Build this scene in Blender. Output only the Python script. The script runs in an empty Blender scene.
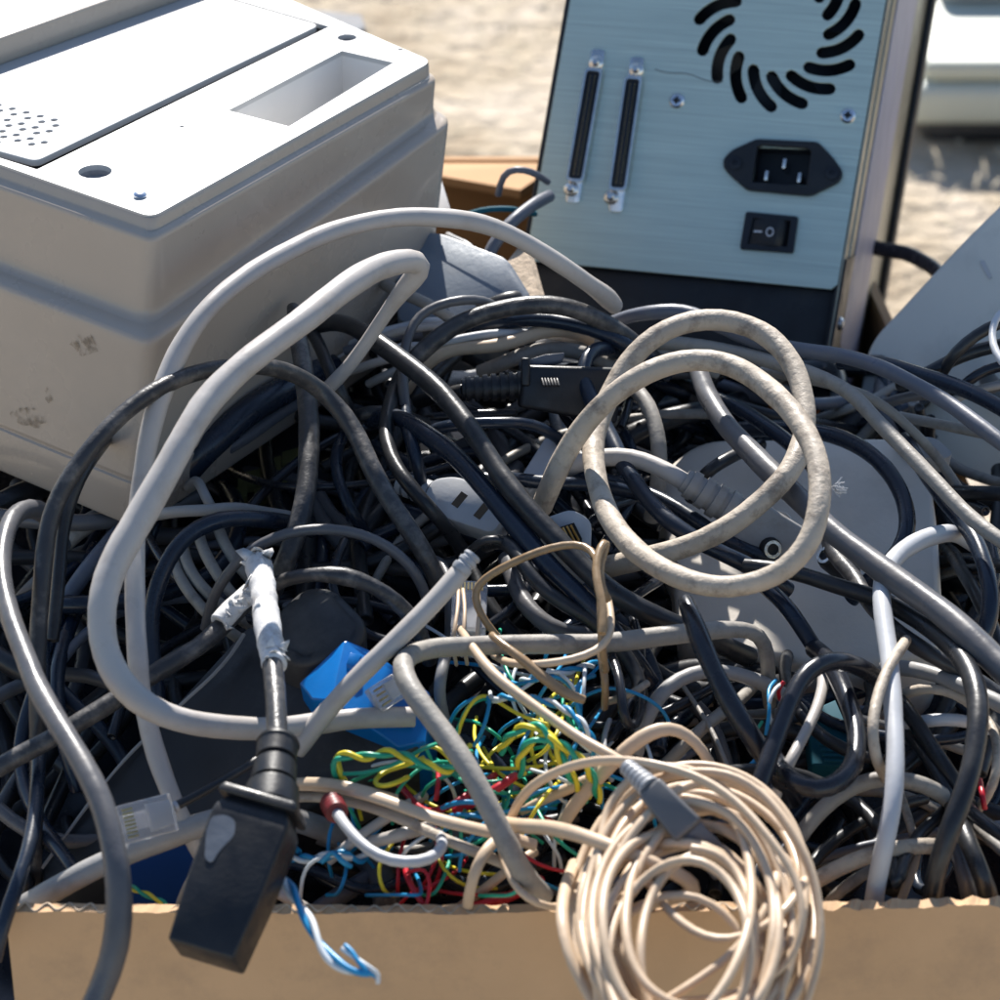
import bpy, bmesh, math, random
from mathutils import Vector, Matrix, Quaternion, noise
random.seed(11)
S = bpy.context.scene
COL = S.collection
PI = math.pi
# ---------------------------------------------------------------- camera
CAM = Vector((0.0, -0.71, 0.85)); PITCH = math.radians(30.0)
FWD = Vector((0, math.cos(PITCH), -math.sin(PITCH)))
UP = Vector((0, math.sin(PITCH), math.cos(PITCH)))
RT = Vector((1, 0, 0))
FPX = 3000.0
cd = bpy.data.cameras.new('camera'); cam = bpy.data.objects.new('camera', cd); COL.objects.link(cam)
cam.location = CAM; cam.rotation_euler = (PI/2 - PITCH, 0, 0)
cd.sensor_width = 36; cd.lens = 36*FPX/1000.0
cd.clip_start = 0.02; cd.clip_end = 200
cd.dof.use_dof = True; cd.dof.focus_distance = 1.0; cd.dof.aperture_fstop = 16
S.camera = cam

def ray(px, py):
    return (FWD + RT*((px-500)/FPX) + UP*((500-py)/FPX))
def on_z(px, py, z):
    d = ray(px, py); return CAM + d*((z-CAM.z)/d.z)
def on_y(px, py, y):
    d = ray(px, py); return CAM + d*((y-CAM.y)/d.y)
def on_d(px, py, dep):
    return CAM + ray(px, py)*dep
def on_plane(px, py, p0, n):
    d = ray(px, py); return CAM + d*((p0-CAM).dot(n)/d.dot(n))
PN = Vector((0, -0.25, 1.0))
def pile(px, py, h=0.0):
    """point of the heap's sloping surface seen there, h mm above it"""
    return on_plane(px, py, Vector((0, 0, 0.285+h*0.001)), PN)
def depth(p): return (p-CAM).dot(FWD)

# ---------------------------------------------------------------- tagging
def tag(o, label=None, cat=None, group=None, kind=None):
    if label: o['label'] = label
    if cat: o['category'] = cat
    if group: o['group'] = group
    if kind: o['kind'] = kind
    return o
def empty(name, loc, label, cat, group=None):
    o = bpy.data.objects.new(name, None); COL.objects.link(o); o.location = loc
    o.empty_display_size = 0.02
    return tag(o, label, cat, group)
def link(name, me, mat, parent=None, smooth=True):
    o = bpy.data.objects.new(name, me); COL.objects.link(o)
    if mat is not None:
        me.materials.clear()
        for m in (mat if isinstance(mat, (list, tuple)) else [mat]): me.materials.append(m)
    if smooth is not None:
        me.polygons.foreach_set('use_smooth', [smooth]*len(me.polygons)); me.update()
    if parent is not None:
        o.parent = parent; o.matrix_parent_inverse = Matrix.Translation(-parent.location) if parent.parent is None else Matrix.Identity(4)
    return o
def sub(o, parent):
    """parent keeping world place (world = mesh coordinates)"""
    o.parent = parent
    loc = Vector((0, 0, 0)); p = parent
    if parent.parent is None: o.matrix_parent_inverse = Matrix.Translation(-parent.location)
    return o
def from_bm(name, bm, mat, parent=None, smooth=False, auto=None):
    me = bpy.data.meshes.new(name); bm.normal_update(); bm.to_mesh(me); bm.free()
    o = link(name, me, mat, None, smooth)
    if auto is not None:
        o.data.polygons.foreach_set('use_smooth', [True]*len(o.data.polygons))
        try: o.data.set_sharp_from_angle(angle=math.radians(auto))
        except Exception: pass
    if parent is not None: sub(o, parent)
    return o

# ---------------------------------------------------------------- materials
def mat(name, col, rough=0.5, metal=0.0, var=0.0, vscale=40, dirt=None, damt=0.0, dscale=60, bump=0.0, bscale=200,
        spec=0.5, trans=0.0, coat=0.0, stretch=None, rvar=0.0, ior=1.45, sss=0.0):
    m = bpy.data.materials.new(name); m.use_nodes = True
    nt = m.node_tree; N = nt.nodes; L = nt.links
    b = N['Principled BSDF']
    b.inputs['Roughness'].default_value = rough; b.inputs['Metallic'].default_value = metal
    b.inputs['Specular IOR Level'].default_value = spec; b.inputs['Transmission Weight'].default_value = trans
    b.inputs['Coat Weight'].default_value = coat; b.inputs['IOR'].default_value = ior
    b.inputs['Base Color'].default_value = (*col, 1)
    if sss: b.inputs['Subsurface Weight'].default_value = sss; b.inputs['Subsurface Scale'].default_value = 0.003
    tc = N.new('ShaderNodeTexCoord'); vec = tc.outputs['Object']
    if stretch:
        mp = N.new('ShaderNodeMapping'); mp.inputs['Scale'].default_value = stretch; L.new(vec, mp.inputs['Vector']); vec = mp.outputs['Vector']
    def nz(scale, det=5, rg=0.6):
        n = N.new('ShaderNodeTexNoise'); n.inputs['Scale'].default_value = scale; n.inputs['Detail'].default_value = det
        n.inputs['Roughness'].default_value = rg; L.new(vec, n.inputs['Vector']); return n
    cur = None
    if var > 0:
        n = nz(vscale); mr = N.new('ShaderNodeMapRange'); L.new(n.outputs['Fac'], mr.inputs['Value'])
        mr.inputs['From Min'].default_value = .3; mr.inputs['From Max'].default_value = .7
        mr.inputs['To Min'].default_value = 1-var; mr.inputs['To Max'].default_value = 1+var*.6
        mx = N.new('ShaderNodeVectorMath'); mx.operation = 'SCALE'; mx.inputs[0].default_value = col
        L.new(mr.outputs['Result'], mx.inputs['Scale']); cur = mx.outputs['Vector']
    if dirt:
        n = nz(dscale, 8, .7); cr = N.new('ShaderNodeMapRange'); L.new(n.outputs['Fac'], cr.inputs['Value'])
        cr.inputs['From Min'].default_value = .5; cr.inputs['From Max'].default_value = .68
        cr.inputs['To Max'].default_value = damt
        if damt > .65: cr.inputs['From Min'].default_value = .50; cr.inputs['From Max'].default_value = .66
        mx = N.new('ShaderNodeMix'); mx.data_type = 'RGBA'; L.new(cr.outputs['Result'], mx.inputs['Factor'])
        if cur: L.new(cur, mx.inputs[6])
        else: mx.inputs[6].default_value = (*col, 1)
        mx.inputs[7].default_value = (*dirt, 1); cur = mx.outputs[2]
        if rvar == 0: rvar = .15
    if cur: L.new(cur, b.inputs['Base Color'])
    if rvar:
        n = nz(vscale*2.3); mr = N.new('ShaderNodeMapRange'); L.new(n.outputs['Fac'], mr.inputs['Value'])
        mr.inputs['From Min'].default_value = .3; mr.inputs['From Max'].default_value = .7
        mr.inputs['To Min'].default_value = max(.05, rough-rvar); mr.inputs['To Max'].default_value = min(1, rough+rvar)
        L.new(mr.outputs['Result'], b.inputs['Roughness'])
    if bump:
        n = nz(bscale, 4); bp = N.new('ShaderNodeBump'); bp.inputs['Strength'].default_value = bump; bp.inputs['Distance'].default_value = .0006
        L.new(n.outputs['Fac'], bp.inputs['Height']); L.new(bp.outputs['Normal'], b.inputs['Normal'])
    return m
M = {}
DUST = (.30, .27, .23)
M['black'] = mat('black_pvc', (.022, .023, .026), .34, var=.3, vscale=50, dirt=(.09, .085, .08), damt=.35, dscale=70, bump=.35, bscale=180, rvar=.1)
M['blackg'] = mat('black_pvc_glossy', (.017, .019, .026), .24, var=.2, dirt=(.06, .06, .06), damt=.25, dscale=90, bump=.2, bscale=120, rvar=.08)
M['blueblk'] = mat('blue_black_pvc', (.015, .023, .040), .28, var=.2, dirt=(.05, .06, .07), damt=.2, dscale=90, bump=.2)
M['scuff'] = mat('scuffed_black_pvc', (.042, .042, .045), .38, var=.3, vscale=60, dirt=(.22, .2, .18), damt=.55, dscale=110, bump=.6, bscale=260, rvar=.12)
M['dgrey'] = mat('dark_grey_pvc', (.10, .10, .108), .38, var=.2, dirt=(.14, .12, .1), damt=.4, dscale=80, bump=.3)
M['slate'] = mat('slate_pvc', (.11, .12, .15), .42, var=.15, dirt=(.2, .18, .15), damt=.3, dscale=80, bump=.3)
M['grey'] = mat('grey_pvc', (.31, .305, .30), .45, var=.12, dirt=(.2, .17, .14), damt=.45, dscale=90, bump=.35)
M['white'] = mat('off_white_pvc', (.44, .41, .385), .42, var=.08, dirt=(.30, .25, .21), damt=.45, dscale=60, bump=.3, bscale=90)
M['whiter'] = mat('white_pvc', (.50, .51, .53), .42, var=.06, dirt=(.42, .4, .38), damt=.25, dscale=60, bump=.2)
M['dirty'] = mat('dirty_beige_pvc', (.46, .39, .31), .58, var=.18, vscale=60, dirt=(.085, .06, .045), damt=.66, dscale=95, bump=.9, bscale=330)
M['dirtg'] = mat('dirty_grey_pvc', (.31, .285, .25), .55, var=.18, vscale=60, dirt=(.10, .09, .085), damt=.7, dscale=60, bump=.6, bscale=260)
M['beige'] = mat('beige_pvc', (.60, .45, .31), .42, var=.1, vscale=40, dirt=(.42, .33, .25), damt=.4, dscale=70, bump=.3, bscale=120)
M['brown'] = mat('brown_clear_pvc', (.33, .22, .12), .3, var=.3, vscale=90, dirt=(.1, .07, .05), damt=.5, dscale=90, bump=.3)
M['green'] = mat('green_wire', (.02, .36, .22), .35, var=.1)
M['yellow'] = mat('yellow_wire', (.75, .62, .04), .38, var=.1)
M['blue'] = mat('blue_wire', (.015, .26, .52), .35, var=.1)
M['red'] = mat('red_wire', (.5, .015, .03), .35, var=.15)
M['wwire'] = mat('white_wire', (.62, .66, .68), .4, var=.05)
M['rubber'] = mat('plug_rubber', (.013, .014, .017), .42, var=.2, vscale=60, dirt=(.04, .04, .04), damt=.2, dscale=60, bump=.15, bscale=700)
M['casing'] = mat('dusty_black_casing', (.030, .031, .034), .5, var=.3, vscale=30, dirt=(.13, .13, .13), damt=.45, dscale=14, bump=.08, bscale=900)
M['bluepl'] = mat('blue_plastic', (.0, .15, .48), .3, var=.1, dscale=40, bump=.2)
M['navy'] = mat('navy_plastic', (.01, .045, .14), .7, spec=.15, var=.1, bump=.2)
M['teal'] = mat('teal_plastic', (.01, .09, .13), .65, spec=.2, var=.1)
M['greypl'] = mat('grey_plastic', (.33, .34, .36), .45, var=.08, dirt=(.2, .19, .18), damt=.4, dscale=50, bump=.2, bscale=400)
M['bluegrey'] = mat('blue_grey_plastic', (.20, .235, .28), .5, var=.08, dirt=(.3, .3, .3), damt=.4, dscale=50, bump=.2, bscale=400)
M['cream'] = mat('cream_plastic', (.74, .68, .60), .45, var=.06, vscale=14, dirt=(.36, .31, .26), damt=.22, dscale=34, bump=.12, bscale=700)
M['box'] = mat('white_casing', (.43, .365, .305), .3, coat=.3, var=.03, vscale=9, dirt=(.52, .46, .40), damt=.25, dscale=16, bump=.06, bscale=900)
M['lid'] = mat('white_lid', (.47, .47, .465), .4, var=.02, vscale=9, dirt=(.6, .56, .5), damt=.15, dscale=26, bump=.05, bscale=900)
M['stain'] = mat('stain', (.27, .21, .15), .6, var=.3, vscale=200)
M['hole'] = mat('dark_hollow', (.01, .01, .011), .8)
M['chrome'] = mat('chrome', (.78, .76, .72), .22, 1.0, var=.15, vscale=150, bump=.3, bscale=400)
M['screw'] = mat('steel_screw', (.72, .74, .78), .25, 1.0)
M['brass'] = mat('gold_contacts', (.8, .55, .22), .3, 1.0)
M['connblack'] = mat('connector_black', (.01, .012, .018), .4)
M['clear'] = mat('clear_plug', (.9, .9, .92), .12, trans=.75, bump=.4, bscale=500, ior=1.5)
M['tape'] = mat('torn_white_sleeve', (.68, .67, .66), .5, var=.15, vscale=120, dirt=(.25, .22, .2), damt=.7, dscale=90, bump=.4, bscale=700)
M['paint'] = mat('white_print', (.75, .77, .8), .5)
M['chassis'] = mat('black_chassis', (.016, .017, .02), .45, var=.2, dirt=(.06, .06, .06), damt=.3, dscale=50, bump=.3, bscale=900)
M['sheet'] = mat('side_sheet', (.30, .30, .25), .35, .6, var=.15, vscale=18, stretch=(1, 6, 1), dirt=(.25, .23, .2), damt=.6, dscale=22)
M['paper'] = mat('faded_label', (.36, .35, .45), .5, var=.2, vscale=30, stretch=(1, 5, 1), dirt=(.32, .33, .36), damt=.7, dscale=40)

def brushed():
    m = mat('brushed_aluminium', (.50, .60, .61), .40, .6)
    nt = m.node_tree; N = nt.nodes; L = nt.links; b = N['Principled BSDF']
    tc = N.new('ShaderNodeTexCoord'); mp = N.new('ShaderNodeMapping'); mp.inputs['Scale'].default_value = (14, 900, 14)
    mp.inputs['Rotation'].default_value = (0, 0, 0)
    L.new(tc.outputs['UV'], mp.inputs['Vector'])
    n = N.new('ShaderNodeTexNoise'); n.inputs['Scale'].default_value = 1.0; n.inputs['Detail'].default_value = 5; n.inputs['Roughness'].default_value = .7
    L.new(mp.outputs['Vector'], n.inputs['Vector'])
    bp = N.new('ShaderNodeBump'); bp.inputs['Strength'].default_value = .35; bp.inputs['Distance'].default_value = .0004
    L.new(n.outputs['Fac'], bp.inputs['Height']); L.new(bp.outputs['Normal'], b.inputs['Normal'])
    mr = N.new('ShaderNodeMapRange'); L.new(n.outputs['Fac'], mr.inputs['Value'])
    mr.inputs['To Min'].default_value = .28; mr.inputs['To Max'].default_value = .5; L.new(mr.outputs['Result'], b.inputs['Roughness'])
    mr2 = N.new('ShaderNodeMapRange'); L.new(n.outputs['Fac'], mr2.inputs['Value'])
    mr2.inputs['From Min'].default_value = .3; mr2.inputs['From Max'].default_value = .7
    mr2.inputs['To Min'].default_value = .82; mr2.inputs['To Max'].default_value = 1.12
    vm = N.new('ShaderNodeVectorMath'); vm.operation = 'SCALE'; vm.inputs[0].default_value = (.60, .69, .60)
    L.new(mr2.outputs['Result'], vm.inputs['Scale']); b.inputs['Roughness'].default_value = .4; L.new(vm.outputs['Vector'], b.inputs['Base Color'])
    return m
M['brushed'] = brushed()

def cardboard():
    m = mat('cardboard', (.60, .39, .225), .8, var=.10, vscale=16, dirt=(.38, .26, .17), damt=.5, dscale=26, spec=.25)
    nt = m.node_tree; N = nt.nodes; L = nt.links; b = N['Principled BSDF']
    tc = N.new('ShaderNodeTexCoord')
    w = N.new('ShaderNodeTexWave'); w.inputs['Scale'].default_value = 42; w.inputs['Distortion'].default_value = 1.2; w.inputs['Detail'].default_value = 2
    w.bands_direction = 'X'; L.new(tc.outputs['Object'], w.inputs['Vector'])
    n = N.new('ShaderNodeTexNoise'); n.inputs['Scale'].default_value = 300; L.new(tc.outputs['Object'], n.inputs['Vector'])
    ad = N.new('ShaderNodeMath'); ad.operation = 'MULTIPLY_ADD'; ad.inputs[1].default_value = .25
    L.new(w.outputs['Fac'], ad.inputs[0]); L.new(n.outputs['Fac'], ad.inputs[2])
    bp = N.new('ShaderNodeBump'); bp.inputs['Strength'].default_value = .25; bp.inputs['Distance'].default_value = .0006
    L.new(ad.outputs['Value'], bp.inputs['Height']); L.new(bp.outputs['Normal'], b.inputs['Normal'])
    return m
M['card'] = cardboard()
M['cardedge'] = mat('cardboard_edge', (.50, .40, .30), .85, var=.35, vscale=260, bump=1.0, bscale=600, spec=.2)
M['cardin'] = mat('cardboard_inside', (.42, .24, .11), .8, var=.1, vscale=20, bump=.3)

# ---------------------------------------------------------------- curve maths and tubes
def spline(pts, step):
    """Catmull-Rom (centripetal-ish) through pts (Vectors of any length) resampled about every step m"""
    if len(pts) < 3:
        return [pts[0].lerp(pts[-1], i/8) for i in range(9)]
    P = [pts[0]*2-pts[1]] + pts + [pts[-1]*2-pts[-2]]
    out = []
    for i in range(1, len(P)-2):
        p0, p1, p2, p3 = P[i-1], P[i], P[i+1], P[i+2]
        n = max(2, int((Vector(p2[:3])-Vector(p1[:3])).length/step))
        for k in range(n):
            t = k/n
            out.append(0.5*((2*p1) + (p2-p0)*t + (2*p0-5*p1+4*p2-p3)*t*t + (3*p1-p0-3*p2+p3)*t*t*t))
    out.append(P[-2].copy())
    return out
def smooth(pts, k=1):
    for _ in range(k):
        q = [pts[0]] + [pts[i-1]*.25+pts[i]*.5+pts[i+1]*.25 for i in range(1, len(pts)-1)] + [pts[-1]]
        pts = q
    return pts
def tube_bm(bm, path, rad, sides=14, flat=1.0, wob=0.0, seed=0.0, round_end=True, flatvec=None):
    """sweep; rad float or list; flat<1 squashes across the frame's second axis"""
    n = len(path)
    R = rad if isinstance(rad, (list, tuple)) else [rad]*n
    T = []
    for i in range(n):
        a = path[max(0, i-1)]; b = path[min(n-1, i+1)]; t = (b-a)
        T.append(t.normalized() if t.length > 1e-9 else (T[-1] if T else Vector((1, 0, 0))))
    nrm = flatvec.copy() if flatvec is not None else Vector((0, -.5, .87))
    nrm = (nrm - T[0]*nrm.dot(T[0]))
    if nrm.length < .05: nrm = Vector((1, 0, 0)) - T[0]*T[0].x
    nrm.normalize()
    rings = []
    for i in range(n):
        if i:
            q = T[i-1].rotation_difference(T[i]); nrm = q @ nrm; nrm = (nrm - T[i]*nrm.dot(T[i])).normalized()
        bi = T[i].cross(nrm); r = R[i]
        if wob: r *= 1 + wob*noise.noise(Vector((path[i].x*60+seed, path[i].y*60, path[i].z*60))) + wob*.5*noise.noise(Vector((path[i].x*190+seed, path[i].y*190, path[i].z*190)))
        ring = []
        for k in range(sides):
            a = 2*PI*k/sides
            ring.append(bm.verts.new(path[i] + (bi*math.cos(a) + nrm*(math.sin(a)*flat))*r))
        rings.append(ring)
    for i in range(n-1):
        for k in range(sides):
            bm.faces.new((rings[i][k], rings[i][(k+1) % sides], rings[i+1][(k+1) % sides], rings[i+1][k]))
    for e, idx, s in ((rings[0], 0, -1), (rings[-1], -1, 1)):
        c = path[idx]; t = T[idx]*s; r = R[idx]
        prev = e
        if round_end:
            for (sc_, off) in ((.97, .10), (.86, .16), (.60, .14), (.56, -.05)):
                cur = [bm.verts.new(c + (v.co-c)*sc_ + t*r*off) for v in e]
                for k in range(sides):
                    f = (prev[k], prev[(k+1) % sides], cur[(k+1) % sides], cur[k])
                    bm.faces.new(f if s > 0 else f[::-1])
                prev = cur
        bm.faces.new(prev if s > 0 else prev[::-1])
    return bm
def px_path(pts, w, step=.0035, base=0.0):
    """pts: (px,py,h[,w]) -> smooth 3-D path and radii (radius in metres from the width in pixels at its depth)"""
    V = []
    for p in pts:
        q = pile(p[0], p[1], p[2]+base); ww = p[3] if len(p) > 3 else w
        V.append(Vector((q.x, q.y, q.z, ww)))
    sp = spline(V, step)
    sd_ = (pts[0][0]*.37+pts[-1][1]*.91) % 50
    path = smooth([Vector(v[:3]) for v in sp], 2)
    am = min(.0011, .00007*w)
    path = [p+Vector((noise.noise(Vector((i*step*26, sd_, 0))), noise.noise(Vector((i*step*26, sd_, 9))), noise.noise(Vector((i*step*26, sd_, 18)))))*am for i, p in enumerate(path)]
    dm = sum(depth(p) for p in path)/len(path)
    rad = [max(.0006, v[3]*.5*(dm*.5+depth(p)*.5)/FPX) for v, p in zip(sp, path)]
    return path, rad
# ---------------------------------------------------------------- world and sun
SUN_AZ, SUN_EL = -4.0, 39.0     # azimuth measured from +Y towards +X, elevation
w = bpy.data.worlds.new('World'); S.world = w; w.use_nodes = True
wn = w.node_tree; bg = wn.nodes['Background']; sky = wn.nodes.new('ShaderNodeTexSky'); sky.sky_type = 'NISHITA'
sky.sun_disc = False; sky.ozone_density = 2.0; sky.dust_density = .4; sky.sun_elevation = math.radians(SUN_EL); sky.sun_rotation = math.radians(SUN_AZ)
wn.links.new(sky.outputs[0], bg.inputs['Color']); bg.inputs['Strength'].default_value = 0.088
sl = bpy.data.lights.new('sun', 'SUN'); sl.energy = 5.0; sl.angle = math.radians(.55); sl.color = (1, .955, .89)
so = bpy.data.objects.new('sun', sl); COL.objects.link(so)
az, el = math.radians(SUN_AZ), math.radians(SUN_EL)
sd = Vector((math.sin(az)*math.cos(el), math.cos(az)*math.cos(el), math.sin(el)))
so.rotation_euler = sd.to_track_quat('Z', 'Y').to_euler(); so.location = sd*3
S.view_settings.view_transform = 'Standard'; S.view_settings.look = 'None'
S.view_settings.exposure = 0.87; S.view_settings.gamma = 1

# ---------------------------------------------------------------- ground
def ground():
    bm = bmesh.new()
    xs = [-60, -20, -6, -3] + [-2+.08*i for i in range(51)] + [3, 6, 20, 60]
    ys = [-20, -3, -1, 0] + [.3+.08*i for i in range(45)] + [4.5, 6, 10, 30, 90]
    g = [[bm.verts.new((x, y, .012*noise.noise(Vector((x*3, y*3, 0))) + .02*noise.noise(Vector((x*.6, y*.6, 5))) if abs(x) < 6 and y < 8 else 0)) for x in xs] for y in ys]
    for j in range(len(ys)-1):
        for i in range(len(xs)-1):
            bm.faces.new((g[j][i], g[j][i+1], g[j+1][i+1], g[j+1][i]))
    m = mat('dry_ground', (.42, .34, .245), .95, spec=.1)
    nt = m.node_tree; N = nt.nodes; L = nt.links; b = N['Principled BSDF']
    tc = N.new('ShaderNodeTexCoord')
    n1 = N.new('ShaderNodeTexNoise'); n1.inputs['Scale'].default_value = 7; n1.inputs['Detail'].default_value = 7; n1.inputs['Roughness'].default_value = .65
    L.new(tc.outputs['Object'], n1.inputs['Vector'])
    cr = N.new('ShaderNodeValToRGB'); L.new(n1.outputs['Fac'], cr.inputs['Fac'])
    cr.color_ramp.elements[0].position = .32; cr.color_ramp.elements[0].color = (.29, .225, .155, 1)
    cr.color_ramp.elements[1].position = .62; cr.color_ramp.elements[1].color = (.54, .465, .375, 1)
    e = cr.color_ramp.elements.new(.47); e.color = (.45, .375, .28, 1)
    L.new(cr.outputs['Color'], b.inputs['Base Color'])
    n2 = N.new('ShaderNodeTexNoise'); n2.inputs['Scale'].default_value = 60; n2.inputs['Detail'].default_value = 6; L.new(tc.outputs['Object'], n2.inputs['Vector'])
    bp = N.new('ShaderNodeBump'); bp.inputs['Strength'].default_value = .8; bp.inputs['Distance'].default_value = .02
    L.new(n2.outputs['Fac'], bp.inputs['Height']); L.new(bp.outputs['Normal'], b.inputs['Normal'])
    o = from_bm('ground', bm, m, smooth=True); tag(o, kind='structure')
    # dry straw lying on it
    bm = bmesh.new(); rnd = random.Random(3)
    for _ in range(5200):
        y = rnd.uniform(1.0, 3.4); x = rnd.uniform(-.9, 1.1)
        a = rnd.uniform(0, PI); l = rnd.uniform(.006, .022); t = rnd.uniform(.0006, .0016)
        z = .02+.012*noise.noise(Vector((x*3, y*3, 0))) + .02*noise.noise(Vector((x*.6, y*.6, 5)))
        d = Vector((math.cos(a), math.sin(a), rnd.uniform(-.1, .5)))*l; s = Vector((-math.sin(a), math.cos(a), 0))*t
        p = Vector((x, y, z-.008)); q = p+d*.5+Vector((0, 0, l*.08)); r = p+d
        v = [bm.verts.new(k) for k in (p-s, p+s, q+s, q-s, r)]
        bm.faces.new(v[:4]); bm.faces.new((v[3], v[2], v[4]))
    o = from_bm('dry_grass', bm, mat('straw', (.50, .42, .29), .8, var=.35, vscale=8), smooth=False)
    tag(o, 'short dry yellow grass scattered over the sandy ground', 'grass', kind='stuff')
ground()

# ---------------------------------------------------------------- generic solids
def prism(bm, top, bottom):
    """top and bottom: lists of points, same length"""
    a = [bm.verts.new(p) for p in top]; b = [bm.verts.new(p) for p in bottom]; n = len(a)
    bm.faces.new(a); bm.faces.new(b[::-1])
    for i in range(n): bm.faces.new((a[i], b[i], b[(i+1) % n], a[(i+1) % n]))
def rounded(corners, r, n=5):
    """round the corners of a planar polygon; returns the list of points"""
    out = []; m = len(corners)
    for i in range(m):
        p, a, b = corners[i], corners[i-1], corners[(i+1) % m]
        u = (a-p); v = (b-p); rr = min(r, u.length*.45, v.length*.45); u.normalize(); v.normalize()
        s, e = p+u*rr, p+v*rr
        for k in range(n+1):
            t = k/n; out.append(s*(1-t)**2 + p*2*t*(1-t) + e*t*t)
    return out
def solid(name, bm, m, parent=None, bevel=0.0, seg=2, auto=35):
    if bevel:
        bmesh.ops.recalc_face_normals(bm, faces=bm.faces)
        es = [e for e in bm.edges if len(e.link_faces) == 2 and e.calc_face_angle(0) > .5]
        bmesh.ops.bevel(bm, geom=es, offset=bevel, segments=seg, affect='EDGES', profile=.5, clamp_overlap=True)
    bmesh.ops.recalc_face_normals(bm, faces=bm.faces)
    return from_bm(name, bm, m, parent, auto=auto)
class Frame:
    """local frame o,u,v,w -> world"""
    def __init__(s, o, u, v, w): s.o, s.u, s.v, s.w = o, u, v, w
    def p(s, a, b, c=0): return s.o+s.u*a+s.v*b+s.w*c
def fbox(bm, F, a0, a1, b0, b1, c0, c1):
    prism(bm, [F.p(a0, b0, c1), F.p(a1, b0, c1), F.p(a1, b1, c1), F.p(a0, b1, c1)], [F.p(a0, b0, c0), F.p(a1, b0, c0), F.p(a1, b1, c0), F.p(a0, b1, c0)])
def plate_holes(name, outline, holes, thick, place, m, parent=None, bev=0.0):
    """2-D outline with holes -> real sheet; place(x,y,z) -> world; lies z in [-thick,0]"""
    cu = bpy.data.curves.new(name, 'CURVE'); cu.dimensions = '2D'; cu.fill_mode = 'BOTH'
    cu.extrude = thick/2; cu.bevel_depth = bev; cu.bevel_resolution = 1
    for loop in [outline]+holes:
        sp = cu.splines.new('POLY'); sp.points.add(len(loop)-1); sp.use_cyclic_u = True
        for i, (x, y) in enumerate(loop): sp.points[i].co = (x, y, 0, 1)
    ob = bpy.data.objects.new(name, cu); COL.objects.link(ob)
    dg = bpy.context.evaluated_depsgraph_get(); me = bpy.data.meshes.new_from_object(ob.evaluated_get(dg))
    bpy.data.objects.remove(ob); bpy.data.curves.remove(cu)
    me.name = name
    uv = me.uv_layers.new(name='UV') if not me.uv_layers else me.uv_layers[0]
    for l in me.loops:
        c = me.vertices[l.vertex_index].co; uv.data[l.index].uv = (c.x, c.y)
    for v in me.vertices: v.co = place(v.co.x, v.co.y, v.co.z-thick/2-bev)
    bm = bmesh.new(); bm.from_mesh(me); bmesh.ops.recalc_face_normals(bm, faces=bm.faces); bm.to_mesh(me); bm.free()
    o = link(name, me, m, None, False)
    if parent is not None: sub(o, parent)
    return o
def circ(x, y, r, n=16, ry=None): return [(x+r*math.cos(2*PI*i/n), y+(ry or r)*math.sin(2*PI*i/n)) for i in range(n)]
def lathe(bm, o, ax, prof, sides=18):
    ax = ax.normalized(); a = ax.orthogonal().normalized(); b = ax.cross(a); rings = []
    for (t, r) in prof:
        rings.append([bm.verts.new(o+ax*t+(a*math.cos(2*PI*k/sides)+b*math.sin(2*PI*k/sides))*max(r, 1e-5)) for k in range(sides)])
    for i in range(len(rings)-1):
        for k in range(sides): bm.faces.new((rings[i][k], rings[i][(k+1) % sides], rings[i+1][(k+1) % sides], rings[i+1][k]))
    bm.faces.new(rings[0][::-1]); bm.faces.new(rings[-1])

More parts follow.
